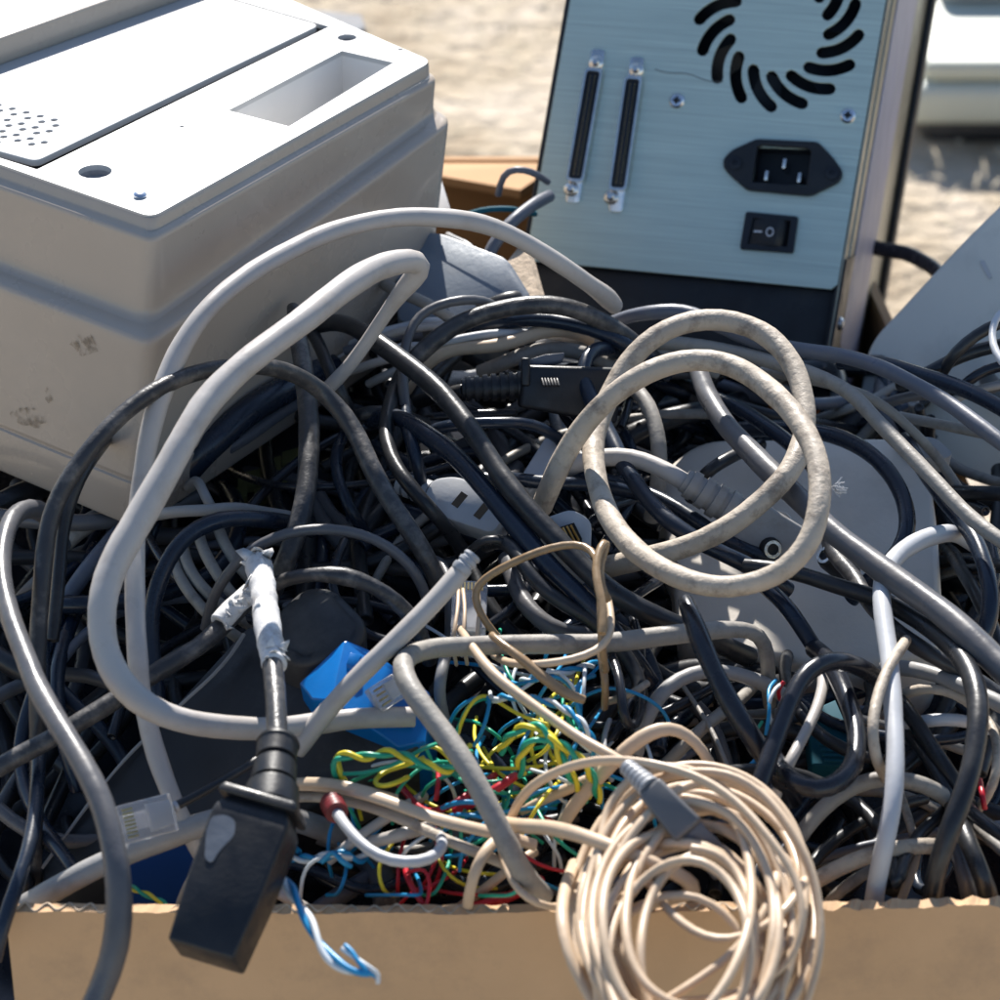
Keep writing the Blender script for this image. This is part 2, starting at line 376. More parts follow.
# ---------------------------------------------------------------- the cardboard box
def carton():
    x0, x1, yb, zr = -.247, .21, .552, .300; xr = .158
    root = empty('cardboard_box', (0.05, .28, 0), 'open brown cardboard carton full of tangled cables with a cut front rim', 'cardboard box')
    th = .004
    # front panel with an uneven cut rim
    bm = bmesh.new(); n = 240; xl = on_y(7, 925, 0).x
    rnd = random.Random(5)
    def rim(x, k):
        t = (x-xl)/(x1-xl)
        return zr-.0010+.0042*t + .0009*noise.noise(Vector((x*40, k, 0))) + ((.0016 if x > .09 else .0006)*noise.noise(Vector((x*260, k, 3))))+.0006*noise.noise(Vector((x*90, k, 8)))
    cols = []
    for i in range(n+1):
        x = xl+(x1-xl)*i/n
        xx = x + (.0015*noise.noise(Vector((7, 0, i))) if i == 0 else 0)
        bulge = -.003*math.sin(PI*(i/n))
        cols.append([bm.verts.new((xx, bulge+dy, z)) for dy, z in ((0, .001), (0, .15), (0, rim(x, 0)-.006), (0, rim(x, 0)), (th, rim(x, 1)), (th, .15), (th, .001))])
    for i in range(n):
        for k in range(6): 
            f = bm.faces.new((cols[i][k], cols[i+1][k], cols[i+1][k+1], cols[i][k+1])); f.material_index = 1 if k == 3 else (0 if k < 3 else 0)
    bm.faces.new(cols[0][::-1]).material_index = 1; bm.faces.new(cols[-1])
    from_bm('front_panel', bm, [M['card'], M['cardedge']], root, smooth=False)
    # corrugation showing along the rim
    bm = bmesh.new(); path = []
    for i in range(1000):
        x = xl+.001+(.10-xl-.002)*i/999
        t = (x-xl)/(x1-xl); b = -.003*math.sin(PI*t)
        path.append(Vector((x, b+th*.5+.0016*math.sin(x*2*PI/.0065+1.5*noise.noise(Vector((x*50, 1, 1)))), rim(x, .5)+.0001-.0006*max(0, noise.noise(Vector((x*35, 4, 4))))*3)))
    tube_bm(bm, path, .00045, 4); from_bm('corrugated_edge', bm, M['cardedge'], root, smooth=False)
    def wall(name, pa, pb, z1=zr, m='card'):
        bm = bmesh.new(); d = (pb-pa).normalized(); nr = Vector((-d.y, d.x, 0))*th
        prism(bm, [pa+Vector((0, 0, z1)), pb+Vector((0, 0, z1)), pb+nr+Vector((0, 0, z1)), pa+nr+Vector((0, 0, z1))],
              [pa+Vector((0, 0, .001)), pb+Vector((0, 0, .001)), pb+nr+Vector((0, 0, .001)), pa+nr+Vector((0, 0, .001))])
        solid(name, bm, M[m], root)
    wall('side_panel', Vector((x1+.001, .0, 0)), Vector((xr+.001, yb, 0)), .272)
    wall('side_panel', Vector((x0, .004, 0)), Vector((x0, yb, 0)), .27)
    wall('back_panel', Vector((x0, yb+.001, 0)), Vector((xr, yb+.001, 0)), zr, 'cardin')
    bm = bmesh.new(); F = Frame(Vector((0, 0, 0)), Vector((1, 0, 0)), Vector((0, 1, 0)), Vector((0, 0, 1)))
    fbox(bm, F, x0, x1, .005, yb, .002, .006); solid('bottom', bm, M['cardin'], root)
    # back flap folded in, with its pale cut edge
    bm = bmesh.new()
    a, b = on_y(405, 163, yb-.001), on_y(560, 163, yb-.001)
    c, d = on_y(520, 190, yb-.045), on_y(418, 172, yb-.03)
    c2, d2 = c+Vector((0, .002, -.004)), d+Vector((0, .002, -.004))
    v = [bm.verts.new(p) for p in (d, c, b, a)]; bm.faces.new(v)
    v2 = [bm.verts.new(p-Vector((0, 0, .004))) for p in (d, c, b, a)]; bm.faces.new(v2[::-1])
    for i in range(4):
        f = bm.faces.new((v[i], v2[i], v2[(i+1) % 4], v[(i+1) % 4])); f.material_index = 1 if i == 0 else 0
    from_bm('flap', bm, [M['cardin'], M['cardedge']], root, smooth=False)
    # pale upright strip of board beside the aluminium case
    bm = bmesh.new()
    q = [pile(507, 262, 5), pile(524, 240, 5), pile(540, 298, 5), pile(528, 305, 5)]
    prism(bm, q, [p+Vector((.002, .004, -.002)) for p in q]); o = solid('torn_strip', bm, M['cardedge'], root)
carton()

# ---------------------------------------------------------------- white casing on the left
def white_case():
    zt = .438
    F_, R_ = on_z(152, 219, zt), on_z(433, 62, zt)
    L_ = on_z(-260, 75, zt); B_ = on_z(40, -108, zt)
    cor = [F_, R_, B_, L_]
    cen = (F_+R_+B_+L_)/4
    def outset(c, d):
        n = len(c); lines = []
        for i in range(n):
            a, b = c[i], c[(i+1) % n]; e = (b-a).normalized(); m_ = Vector((e.y, -e.x, 0))
            if m_.dot((a+b)/2-cen) < 0: m_ = -m_
            lines.append((a+m_*d*(1, .15, 1, 1)[i], e))
        out = []
        for i in range(n):
            (p, e), (q, f) = lines[i-1], lines[i]; det_ = e.x*f.y-e.y*f.x
            t = ((q.x-p.x)*f.y-(q.y-p.y)*f.x)/det_
            out.append(Vector((p.x+e.x*t, p.y+e.y*t, c[i].z)))
        return out
    # drop of the ledge varies over the plan: plane through front, left and right corners
    u, v = (R_-F_), (L_-F_)
    det = u.x*v.y-u.y*v.x
    def uvc(p):
        q = p-F_; return ((q.x*v.y-q.y*v.x)/det, (u.x*q.y-u.y*q.x)/det)
    def ledge(p):
        a, b = uvc(p); return .0365-.016*a-.001*b
    def lp(d, drop, r=.006, fn=None):
        pts = rounded(outset(cor, d), r, 6)
        out = []
        for p in pts:
            dz = drop if fn is None else fn(p)+drop
            out.append(Vector((p.x-.115*dz, p.y+.02*dz, zt-dz)))
        return out
    root = empty('white_device', (cen.x, cen.y, .34), 'large white plastic casing with a flat lid and recess, lying at left over the box', 'electronic device')
    loops = [lp(-.0006, .0006, .004), lp(0, .0014, .0045), lp(.0004, .0036, .0045), lp(.0008, .0044, .005), lp(.0032, .0050, .005), lp(.0038, .0058, .005), lp(.0040, .0070, .005),
             lp(.0046, -.0066, .006, ledge), lp(.0048, -.0042, .006, ledge), lp(.0056, -.0028, .006, ledge), lp(.0072, -.0022, .006, ledge), lp(.0116, -.0016, .007, ledge), lp(.0126, -.0010, .007, ledge), lp(.0130, .0002, .007, ledge), lp(.0131, .0018, .007, ledge),
             lp(.0131, .0890, .007), lp(.0131, .0905-.0006, .007), lp(.0124, .0909, .007), lp(.0124, .0915, .007), lp(.0131, .0920, .007), lp(.0131, .107, .007), lp(.012, .109, .007)]
    bm = bmesh.new()
    R = [[bm.verts.new(p) for p in l] for l in loops]; n = len(R[0])
    for i in range(len(R)-1):
        for k in range(n): bm.faces.new((R[i][k], R[i][(k+1) % n], R[i+1][(k+1) % n], R[i+1][k]))
    bm.faces.new(R[-1][::-1])
    bmesh.ops.recalc_face_normals(bm, faces=bm.faces)
    from_bm('housing', bm, M['box'], root, auto=50)
    # top deck with real openings
    P2 = lambda px, py: (lambda q: (q.x, q.y))(on_z(px, py, zt))
    out = [(p.x, p.y) for p in lp(-.0006, .0006, .005)]
    rec = [P2(228, 111), P2(342, 51), P2(394, 63), P2(289, 127)]
    def hole(px, py, rp): c = on_z(px, py, zt); return circ(c.x, c.y, rp*1.0*depth(c)/FPX)
    lidq = [P2(37, 170), P2(330, 27), P2(205, -9), P2(-138, 115)]
    holes = [rec, hole(95, 172, 17), hole(347, 38, 10), hole(400, 50, 3), hole(182, 127, 2.6), lidq]
    place = lambda x, y, z: Vector((x, y, zt+.0002+z))
    plate_holes('deck', out, holes, .002, place, M['lid'], root)
    def well(name, poly, dep, m, slope=0.0):
        bm = bmesh.new(); n = len(poly)
        a = [bm.verts.new((x, y, zt-.0001)) for x, y in poly]; b = [bm.verts.new((x, y, zt-dep)) for x, y in poly]
        for i in range(n): bm.faces.new((a[i], a[(i+1) % n], b[(i+1) % n], b[i]))
        bm.faces.new(b)
        bmesh.ops.recalc_face_normals(bm, faces=bm.faces); bmesh.ops.reverse_faces(bm, faces=bm.faces)
        from_bm(name, bm, m, root)
    grow = lambda poly, k: [((x-sum(p[0] for p in poly)/len(poly))*k+sum(p[0] for p in poly)/len(poly), (y-sum(p[1] for p in poly)/len(poly))*k+sum(p[1] for p in poly)/len(poly)) for x, y in poly]
    well('recess', grow(rec, 1.003), .022, mat('recess_plastic', (.70, .69, .67), .4, var=.04))
    well('lid_well', grow(lidq, 1.002), .004, M['casing'])
    for h in holes[1:5]: well('hole', grow(h, 1.03), .0035, M['greypl'])
    # lid, sunk with a dark gap and a raised border
    def lq(*ps): return [on_z(px, py, zt) for px, py in ps]
    lid = lq((36, 161.5), (318, 26), (203, -7), (-136, 115))
    lp2 = [(p.x, p.y) for p in rounded(lid, .003, 4)]
    perf = []
    for j in range(9):
        for i in range(9):
            x = -30+i*14.0+(j % 2)*4-j*2.5; y = 96+i*3.7+j*5.6
            if 0 < y < 150 and x < 62 and y < 143-(x > 45)*10 and y > 90+x*.18: c = on_z(x, y, zt+.001); perf.append(circ(c.x, c.y, .0016, 10))
    pl = lambda x, y, z: Vector((x, y, zt+.0004+z))
    plate_holes('lid', lp2, perf, .0018, pl, M['lid'], root, bev=.0004)
    bm = bmesh.new()
    c = on_z(140, 197, zt); lathe(bm, c, Vector((.1, -.15, 1)), [(-.001, .0022), (.0012, .0022), (.0016, .0018), (.0019, .0008)], 14)
    solid('screw', bm, M['screw'], root)
    bm = bmesh.new()
    for px, py in ((348, 38), ): c = on_z(px, py, zt); lathe(bm, c-Vector((0, 0, .003)), Vector((0, 0, 1)), [(0, .0028), (.001, .0028)], 14)
    solid('screw', bm, M['greypl'], root)
    # taller block at the far left
    bm = bmesh.new()
    q = lq((-150, 118), (210, -11), (300, -60), (-120, 20))
    q = [on_z(-150, 119, zt), on_z(215, -12, zt), on_z(190, -60, zt), on_z(-190, 60, zt)]
    hh = .0105
    prism(bm, [p+Vector((0, 0, hh)) for p in q], [p-Vector((0, 0, .004)) for p in q])
    solid('raised_block', bm, M['box'], root, bevel=.0015)
    # low dark slab corner behind the casing
    for (px, py, s, sd_) in ((84, 345, 15, 1), (48, 396, 8, 2), (27, 417, 17, 3)):
        bm = bmesh.new()
        # stain following the front wall
        fa, fb = loops[8], loops[9]
        # front wall plane from three points of the F-L wall
        
        p0 = loops[15][0]; p1 = loops[15][-1]; p2 = loops[14][0]
        nn = (p1-p0).cross(p2-p0).normalized()
        if nn.dot(FWD) > 0: nn = -nn
        rnd = random.Random(sd_); pts = []
        for k in range(26):
            a_ = 2*PI*k/26; r = s*(.55+.6*abs(noise.noise(Vector((math.cos(a_)*1.3, math.sin(a_)*1.3, sd_*3.1)))) + .12*rnd.random())
            ax = (1.25, .55, 1.5)[sd_-1]; ay = (1.0, 1.25, .75)[sd_-1]
            pts.append(on_plane(px+r*math.cos(a_)*ax, py+r*math.sin(a_)*ay+ (r*math.cos(a_)*.3), p0+nn*.00035, nn))
        bm.faces.new([bm.verts.new(p) for p in pts])
        o = from_bm('stain', bm, STAIN, root)
    return root, loops, zt
def stain_mat():
    m = mat('brown_stain', (.25, .19, .13), .7)
    nt = m.node_tree; N = nt.nodes; L = nt.links; b = N['Principled BSDF']
    tc = N.new('ShaderNodeTexCoord'); n = N.new('ShaderNodeTexNoise'); n.inputs['Scale'].default_value = 330; n.inputs['Detail'].default_value = 6
    L.new(tc.outputs['Object'], n.inputs['Vector']); mr = N.new('ShaderNodeMapRange'); L.new(n.outputs['Fac'], mr.inputs['Value'])
    mr.inputs['From Min'].default_value = .42; mr.inputs['From Max'].default_value = .66; mr.inputs['To Max'].default_value = .62
    L.new(mr.outputs['Result'], b.inputs['Alpha']); return m
STAIN = stain_mat()
WC, WL, ZT = white_case()

# ---------------------------------------------------------------- aluminium-backed case
def cam2w(x, y, z): return (RT*x+UP*y-FWD*z)
def metal_case():
    w_ = cam2w(.188, -.05, -1).normalized()                 # into the case
    u_ = cam2w(.993, -.115, 0); u_ = (u_-w_*u_.dot(w_)).normalized()
    v_ = w_.cross(u_); v_ = v_ if v_.dot(UP) > 0 else -v_
    v_ = (cam2w(.166, .986, 0)); v_ = (v_-w_*v_.dot(w_)).normalized()
    O = on_d(526, 260, 1.20)
    n = -w_
    def PP(px, py, off=0.0):
        return on_plane(px, py, O+n*off, n)
    k_ = u_.dot(v_)
    F = Frame(O, u_, v_, n)
    def uv(px, py):
        q = PP(px, py)-O; a, b = q.dot(u_), q.dot(v_); return ((a-k_*b)/(1-k_*k_), (b-k_*a)/(1-k_*k_))
    W = uv(835, 296)[0]; H = .42; D = .19
    root = empty('external_drive_case', F.p(W/2, -.03, -D/2), 'steel computer case with teal grey brushed back panel, fan slots and power inlet', 'computer')
    # fan slots
    cx, cy = 779, 27; holes = []
    for k in range(16):
        ai = math.radians(8.5+22.5*k); ao = ai-math.radians(25.5)
        p, q = Vector((cx+50*math.cos(ai), cy+50*math.sin(ai))), Vector((cx+80*math.cos(ao), cy+80*math.sin(ao)))
        d = (q-p).normalized(); nn = Vector((-d.y, d.x)); bulge = 4.5 if nn.dot(Vector((-math.sin(ai), math.cos(ai)))) > 0 else -4.5
        sp = []
        for i in range(9):
            t = i/8; c = p.lerp(q, t)+nn*bulge*4*t*(1-t); sp.append(c)
        poly = []; r = 6.5
        def nrm(i):
            a = sp[max(0, i-1)]; b = sp[min(8, i+1)]; t = (b-a).normalized(); return Vector((-t.y, t.x))
        for i in range(9): poly.append(sp[i]+nrm(i)*r)
        t = (sp[8]-sp[7]).normalized(); m_ = nrm(8)
        for a in (45, 90, 135): poly.append(sp[8]+m_*r*math.cos(math.radians(a))+t*r*math.sin(math.radians(a)))
        for i in range(8, -1, -1): poly.append(sp[i]-nrm(i)*r)
        t = (sp[0]-sp[1]).normalized(); m_ = nrm(0)
        for a in (135, 90, 45): poly.append(sp[0]+m_*r*math.cos(math.radians(a))+t*r*math.sin(math.radians(a)))
        holes.append([uv(*p) for p in poly])
    iec = [(757, 147), (812, 149), (807, 186), (752, 183)]
    sw = [(751, 218), (794, 221), (789, 249), (745, 246)]
    holes.append([uv(*p) for p in iec]); holes.append([uv(*p) for p in sw])
    c1 = [(588, 72), (602, 74), (584, 181), (569, 179)]; c2 = [(628, 80), (641, 82), (626, 190), (612, 188)]
    holes += [[uv(*p) for p in c1], [uv(*p) for p in c2]]
    out = [(0, 0), (W-.002, 0), (W, .002), (W, H), (0, H)]
    plate_holes('back_panel', out, holes, .0012, lambda x, y, z: F.p(x, y, z), M['brushed'], root, bev=.0002)
    # chassis behind the panel: shell with floor, sides and top so that the slots look into a dark inside
    bm = bmesh.new()
    fbox(bm, F, -.0022, -.0002, -.036, H, -D, -.0004)
    fbox(bm, F, -.0022, W+.0012, -.036, -.0004, -.03, -.0035)
    fbox(bm, F, 0, W, -.034, -.031, -D, -.03)
    fbox(bm, F, -.0022, W+.0012, H+.0005, H+.003, -D, 0)
    fbox(bm, F, 0, W-.001, -.034, H, -D-.002, -D)
    fbox(bm, F, 0.001, W-.002, 0.0, H, -.04, -.036)
    solid('chassis', bm, M['chassis'], root, bevel=.0005)
    # right side sheet with seam and faded label
    G = Frame(F.p(W+.0014, 0, 0), -n, v_, u_)    # a: into depth, b: up, c: outward
    bm = bmesh.new(); fbox(bm, G, .014, D, -.05, H, -.001, .0006)
    fbox(bm, G, .0, .0138, -.036, H, -.001, -.0001); solid('side_cover', bm, M['sheet'], root, bevel=.0004)
    bm = bmesh.new(); prism(bm, [G.p(.0006, -.036, .0008), G.p(.075, -.05, .0012), G.p(.03, .018, .0012), G.p(.0006, .012, .0008)], [G.p(.0006, -.036, -.002), G.p(.075, -.05, -.002), G.p(.03, .018, -.002), G.p(.0006, .012, -.002)])
    solid('lower_skirt', bm, M['chassis'], root)
    bm = bmesh.new(); prism(bm, [G.p(.030, -.018, .0012), G.p(.115, -.034, .0012), G.p(.125, .33, .0012), G.p(.026, .33, .0012)], [G.p(.030, -.018, .0004), G.p(.115, -.034, .0004), G.p(.125, .33, .0004), G.p(.026, .33, .0004)])
    solid('faded_label', bm, M['paper'], root)
    bm = bmesh.new(); fbox(bm, G, D-.012, D+.002, -.05, H, .0008, .004); solid('rear_edge', bm, M['chassis'], root, bevel=.0008)
    for (a, b) in ((.012, -.012), (D-.006, .066)):
        bm = bmesh.new(); lathe(bm, G.p(a, b, .0002), u_, [(0, .0028), (.0014, .0028), (.0024, .0018), (.0025, .0004)], 14); solid('screw', bm, M['screw'], root)
    # panel screws
    for (px, py) in ((677, 101), (848, 116)):
        bm = bmesh.new(); c = PP(px, py); lathe(bm, c, n, [(0, .0031), (.0009, .0031), (.0017, .0023), (.0018, .0012), (.0011, .0009), (.0011, .0002)], 20)
        s = solid('screw', bm, M['screw'], root)
        bm = bmesh.new(); f2 = Frame(c, u_, v_, n); fbox(bm, f2, -.0016, .0016, -.00035, .00035, .0005, .00188); fbox(bm, f2, -.00035, .00035, -.0016, .0016, .0005, .00190); solid('cross_slot', bm, M['hole'], s)
    # ribbon connectors
    for (q, scs) in ((c1, ((597, 64), (572, 190))), (c2, ((637, 71), (612, 198)))):
        cc = [uv(*p) for p in q]
        ct = Vector(((cc[0][0]+cc[1][0])/2, (cc[0][1]+cc[1][1])/2)); cb = Vector(((cc[2][0]+cc[3][0])/2, (cc[2][1]+cc[3][1])/2))
        d = (ct-cb).normalized(); s = Vector((d.y, -d.x)); ln = (ct-cb).length; mid = (ct+cb)/2
        f = Frame(F.p(mid.x, mid.y, 0), u_*s.x+v_*s.y, u_*d.x+v_*d.y, n)
        def rr(a, b, r): return [Vector((p.x, p.y, 0)) for p in rounded([Vector((-a, -b, 0)), Vector((a, -b, 0)), Vector((a, b, 0)), Vector((-a, b, 0))], r, 4)]
        bm = bmesh.new(); o_ = rr(.0029, ln/2+.0095, .0018)
        prism(bm, [f.p(p.x, p.y, .0012) for p in o_], [f.p(p.x, p.y, .0001) for p in o_]); fl = solid('ribbon_connector', bm, M['chrome'], root, bevel=.0003)
        bm = bmesh.new(); A = rr(.0036, ln/2+.0012, .002); Bi = rr(.0027, ln/2+.0001, .0014); k = len(A)
        va = [bm.verts.new(f.p(p.x, p.y, .0012)) for p in A]; vb = [bm.verts.new(f.p(p.x*.97, p.y, .0042)) for p in A]; vc = [bm.verts.new(f.p(p.x, p.y, .0042)) for p in Bi]; vd = [bm.verts.new(f.p(p.x, p.y, .0014)) for p in Bi]
        for X, Y in ((va, vb), (vb, vc), (vc, vd)):
            for i in range(k): bm.faces.new((X[i], X[(i+1) % k], Y[(i+1) % k], Y[i]))
        solid('shell', bm, M['chrome'], fl)
        bm = bmesh.new(); fbox(bm, f, -.0026, .0026, -ln/2, ln/2, .0013, .0030); fbox(bm, f, -.0008, .0008, -ln/2+.0015, ln/2-.0015, .0030, .0040)
        solid('insert', bm, M['connblack'], fl, bevel=.0002)
        bm = bmesh.new()
        for i in range(30):
            b = -ln/2+.002+(ln-.004)*i/29; fbox(bm, f, -.0010, .0010, b-.0003, b+.0003, .0031, .0037)
        solid('contacts', bm, M['brass'], fl)
        for sp in scs:
            bm = bmesh.new(); c = PP(*sp); lathe(bm, c, n, [(0, .0030), (.0025, .0030), (.0032, .0024), (.0034, .0018), (.0052, .0017), (.0058, .0011)], 12); solid('stand_off', bm, M['chrome'], fl)
    # power inlet
    fl_ = [(725, 160), (733, 152), (757, 141), (818, 144), (833, 160), (842, 173), (840, 181), (833, 185), (811, 196), (748, 190), (732, 176), (725, 168)]
    fl2 = [Vector((*uv(*p), 0)) for p in fl_]
    fl2 = [(p.x, p.y) for p in rounded(fl2, .0016, 3)]
    inl = plate_holes('power_inlet', fl2, [[uv(*p) for p in [(757, 147), (763, 145), (808, 148), (813, 152), (808, 188), (751, 184)]]], .0022, lambda x, y, z: F.p(x, y, .0026+z), M['rubber'], root, bev=.0005)
    bm = bmesh.new(); q = [uv(*p) for p in iec]; v0 = [bm.verts.new(F.p(x, y, .0005)) for x, y in q]; v1 = [bm.verts.new(F.p(x, y, -.016)) for x, y in q]
    for i in range(4): bm.faces.new((v0[i], v0[(i+1) % 4], v1[(i+1) % 4], v1[i]))
    bm.faces.new(v1); from_bm('socket', bm, M['connblack'], inl)
    for (px, py) in ((784, 163), (766, 175), (799, 177)):
        c = uv(px, py); bm = bmesh.new(); fbox(bm, F, c[0]-.0007, c[0]+.0007, c[1]-.002, c[1]+.002, -.0155, -.001); solid('pin', bm, M['chrome'], inl, bevel=.0003)
    for (px, py) in ((735, 163), (832, 173)):
        bm = bmesh.new(); lathe(bm, PP(px, py, .0031), n, [(0, .0026), (.0006, .0026), (.0008, .001), (.0002, .0008)], 14); solid('rivet', bm, M['connblack'], inl)
    # rocker switch
    q = [Vector((*uv(*p), 0)) for p in ((747, 213), (798, 218), (793, 253), (741, 249))]
    o2 = [(p.x, p.y) for p in rounded(q, .0008, 3)]
    hq = [uv(*p) for p in ((753, 218), (792, 221), (788, 248), (747, 245))]
    swb = plate_holes('power_switch', o2, [hq], .0016, lambda x, y, z: F.p(x, y, .0022+z), M['connblack'], root, bev=.0003)
    bm = bmesh.new(); a, b, c, d = hq
    mid1 = ((a[0]*.3+b[0]*.7), (a[1]*.3+b[1]*.7)); mid2 = ((d[0]*.3+c[0]*.7), (d[1]*.3+c[1]*.7))
    T = [F.p(a[0], a[1], .0012), F.p(mid1[0], mid1[1], .0036), F.p(b[0], b[1], -.0008), F.p(c[0], c[1], -.0008), F.p(mid2[0], mid2[1], .0036), F.p(d[0], d[1], .0012)]
    Bt = [F.p(p[0], p[1], -.004) for p in (a, mid1, b, c, mid2, d)]
    va = [bm.verts.new(p) for p in T]; vb = [bm.verts.new(p) for p in Bt]
    bm.faces.new((va[0], va[1], va[4], va[5])); bm.faces.new((va[1], va[2], va[3], va[4])); bm.faces.new(vb[::-1])
    for i in range(6): bm.faces.new((va[i], vb[i], vb[(i+1) % 6], va[(i+1) % 6]))
    rk = solid('rocker', bm, M['rubber'], swb, bevel=.0002)
    # printed I and O, lying on the rocker's sloping face
    P0, P1, P5 = T[0], T[1], T[5]; ex = (P1-P0); ey = (P5-P0); nn = ex.cross(ey).normalized(); nn = nn if nn.dot(n) > 0 else -nn
    bm = bmesh.new()
    def rp(a, b, h=.00025): return P0+ex*a+ey*b+nn*h
    prism(bm, [rp(.16, .47), rp(.46, .47), rp(.46, .53), rp(.16, .53)], [rp(.16, .47, 0), rp(.46, .47, 0), rp(.46, .53, 0), rp(.16, .53, 0)])
    c = rp(.76, .5, .0001); e1 = ex.normalized(); e2 = nn.cross(e1); k = 24
    r1, r2 = .0016, .0012
    A = [bm.verts.new(c+(e1*math.cos(2*PI*i/k)*r1+e2*math.sin(2*PI*i/k)*r1*1.15)+nn*.00015) for i in range(k)]; B2 = [bm.verts.new(c+(e1*math.cos(2*PI*i/k)*r2+e2*math.sin(2*PI*i/k)*r2*1.15)+nn*.00015) for i in range(k)]
    for i in range(k): bm.faces.new((A[i], A[(i+1) % k], B2[(i+1) % k], B2[i]))
    from_bm('printed_marks', bm, M['paint'], swb)
    # scratch across the panel
    bm = bmesh.new(); pth = [PP(655+6.2*i, 69+1.2*i+1.5*math.sin(i*.9), .0002) for i in range(12)]
    tube_bm(bm, pth, .00018, 4); from_bm('scratch', bm, M['dgrey'], root)
    # little fan hub inside, behind the slots
    bm = bmesh.new(); c = PP(779, 27, -.012); lathe(bm, c, -n, [(0, .018), (.01, .018)], 24); 
    for k in range(7):
        a = 2*PI*k/7; e = u_*math.cos(a)+v_*math.sin(a); t = n.cross(e)
        prism(bm, [c+e*.018, c+e*.036, c+e*.036+t*.014+w_*.006, c+e*.018+t*.008+w_*.006], [c+e*.018+w_*.001, c+e*.036+w_*.001, c+e*.036+t*.014+w_*.007, c+e*.018+t*.008+w_*.007])
    solid('fan', bm, M['connblack'], root)
metal_case()

# ---------------------------------------------------------------- other hard things
def slab(name, label, cat, pts, th, m, bevel=.002, rnd=0.0, parent=None, dirv=None, seg=3):
    """outline given as world points, thickened along dirv (default away from camera and down)"""
    d = dirv if dirv is not None else Vector((0, .35, -1)).normalized()
    if rnd: pts = rounded(pts, rnd, 5)
    bm = bmesh.new(); prism(bm, pts, [p+d*th for p in pts])
    o = solid(name, bm, M[m], parent, bevel=bevel, seg=seg)
    if label: tag(o, label, cat)
    return o
def hard_things():
    # grey shell at the right edge
    n = Vector((-.30, -.78, .55)).normalized()
    p0 = on_d(930, 330, 1.16)
    def Q(px, py, off=0): return on_plane(px, py, p0+n*off, n)
    root = empty('grey_housing', Q(960, 330), 'smooth grey green plastic housing leaning up at the right edge', 'electronic device')
    out = [Q(866, 352), Q(876, 334), Q(962, 241), Q(1004, 200), Q(1080, 120), Q(1160, 300), Q(1010, 490), Q(850, 440)]
    bm = bmesh.new(); pts = rounded(out, .008, 4); prism(bm, pts, [p-n*.10+Vector((.03, 0, 0)) for p in pts]); solid('shell', bm, mat('grey_green_shell', (.66, .65, .59), .5, var=.06, vscale=12, dirt=(.3, .3, .27), damt=.3, dscale=20), root, bevel=.012, seg=6)
    bm = bmesh.new(); pts = [Q(980, 262, .0006), Q(984, 260, .0006), Q(992, 277, .0006), Q(989, 279, .0006)]; prism(bm, pts, [p-n*.0005 for p in pts]); solid('scrape', bm, M['whiter'], root)
    # cream plate under the cables on the right
    root = empty('cream_adapter', pile(840, 540, -30), 'cream plastic housing with rounded corners half buried under cables at right', 'electronic device')
    T = lambda px, py, h=-16: pile(px, py, h)
    top = [T(660, 470, -28), T(700, 438, -22), T(860, 436, -16), T(925, 436, -12), T(938, 520, -12), T(946, 650, -14), T(840, 668, -26), T(680, 640, -30)]
    bm = bmesh.new(); pts = rounded([Vector(p) for p in top], .012, 5); prism(bm, pts, [p+Vector((0, .01, -.035)) for p in pts]); solid('housing', bm, M['cream'], root, bevel=.003, seg=4)
    bm = bmesh.new(); q = [T(893, 436, -8), T(935, 437, -5), T(953, 453, -5), T(948, 458, -8), T(925, 458, -9), T(905, 450, -10)]
    pts = rounded(q, .003, 4); prism(bm, pts, [p+Vector((0, .004, -.008)) for p in pts]); solid('corner_lip', bm, M['whiter'], root, bevel=.001)
    for (px, py) in ((778, 525), ):
        c = T(px, py, -21); bm = bmesh.new(); lathe(bm, c-Vector((0, 0, .003)), Vector((0, -.25, 1)), [(0, .0046), (.0062, .0046), (.0064, .0040), (.0059, .0038), (.0058, .001)], 24); solid('round_boss', bm, M['cream'], root)
    # dark jack tips on the cream housing
    for (px, py, tx, ty) in ((772, 549, 752, 540), (826, 556, 850, 575)):
        a, b = T(px, py, 6), T(tx, ty, -6); d = (a-b).normalized(); L_ = (a-b).length
        r = empty('jack_plug', b, 'short black barrel plug tip with a silver rim beside the beige ring' if px == 772 else 'black barrel plug end under the braided cable', 'plug')
        bm = bmesh.new(); lathe(bm, b, d, [(0, .0042), (L_*.85, .0042), (L_, .0036)], 16); solid('barrel', bm, M['rubber'], r, auto=50)
        bm = bmesh.new(); lathe(bm, a-d*.0005, d, [(0, .0031), (.0016, .0031), (.0016, .0020), (-.001, .0018)], 18); solid('metal_rim', bm, M['chrome'], r, auto=50)
    # blue grey box with sunlit edge behind the white loops
    root = empty('blue_grey_adapter', pile(460, 285, 0), 'blue grey plastic box standing behind the white cable loops', 'electronic device')
    q = [pile(392, 232, 8), pile(440, 232, 14), pile(508, 258, 18), pile(534, 300, 12), pile(470, 325, 6), pile(398, 322, 4)]
    bm = bmesh.new(); pts = rounded(q, .004, 4); prism(bm, pts, [p+Vector((0, .02, -.03)) for p in pts]); solid('housing', bm, M['bluegrey'], root, bevel=.0015)
    # white sheet of paper by the back corner of the white casing
    slab('paper_scrap', 'crumpled white paper scrap standing behind the white casing corner', 'paper', [pile(428, 182, 5), pile(441, 178, 8), pile(452, 214, 10), pile(446, 226, 6), pile(424, 218, 2)], .0012, 'whiter', .0003)
    # dark board at middle left with yellow green marks
    root = empty('circuit_board', pile(265, 470, -40), 'dark circuit board with faint olive blocks in shadow at left', 'circuit board')
    q = [pile(205, 455, -30), pile(300, 425, -30), pile(345, 500, -32), pile(235, 535, -34)]
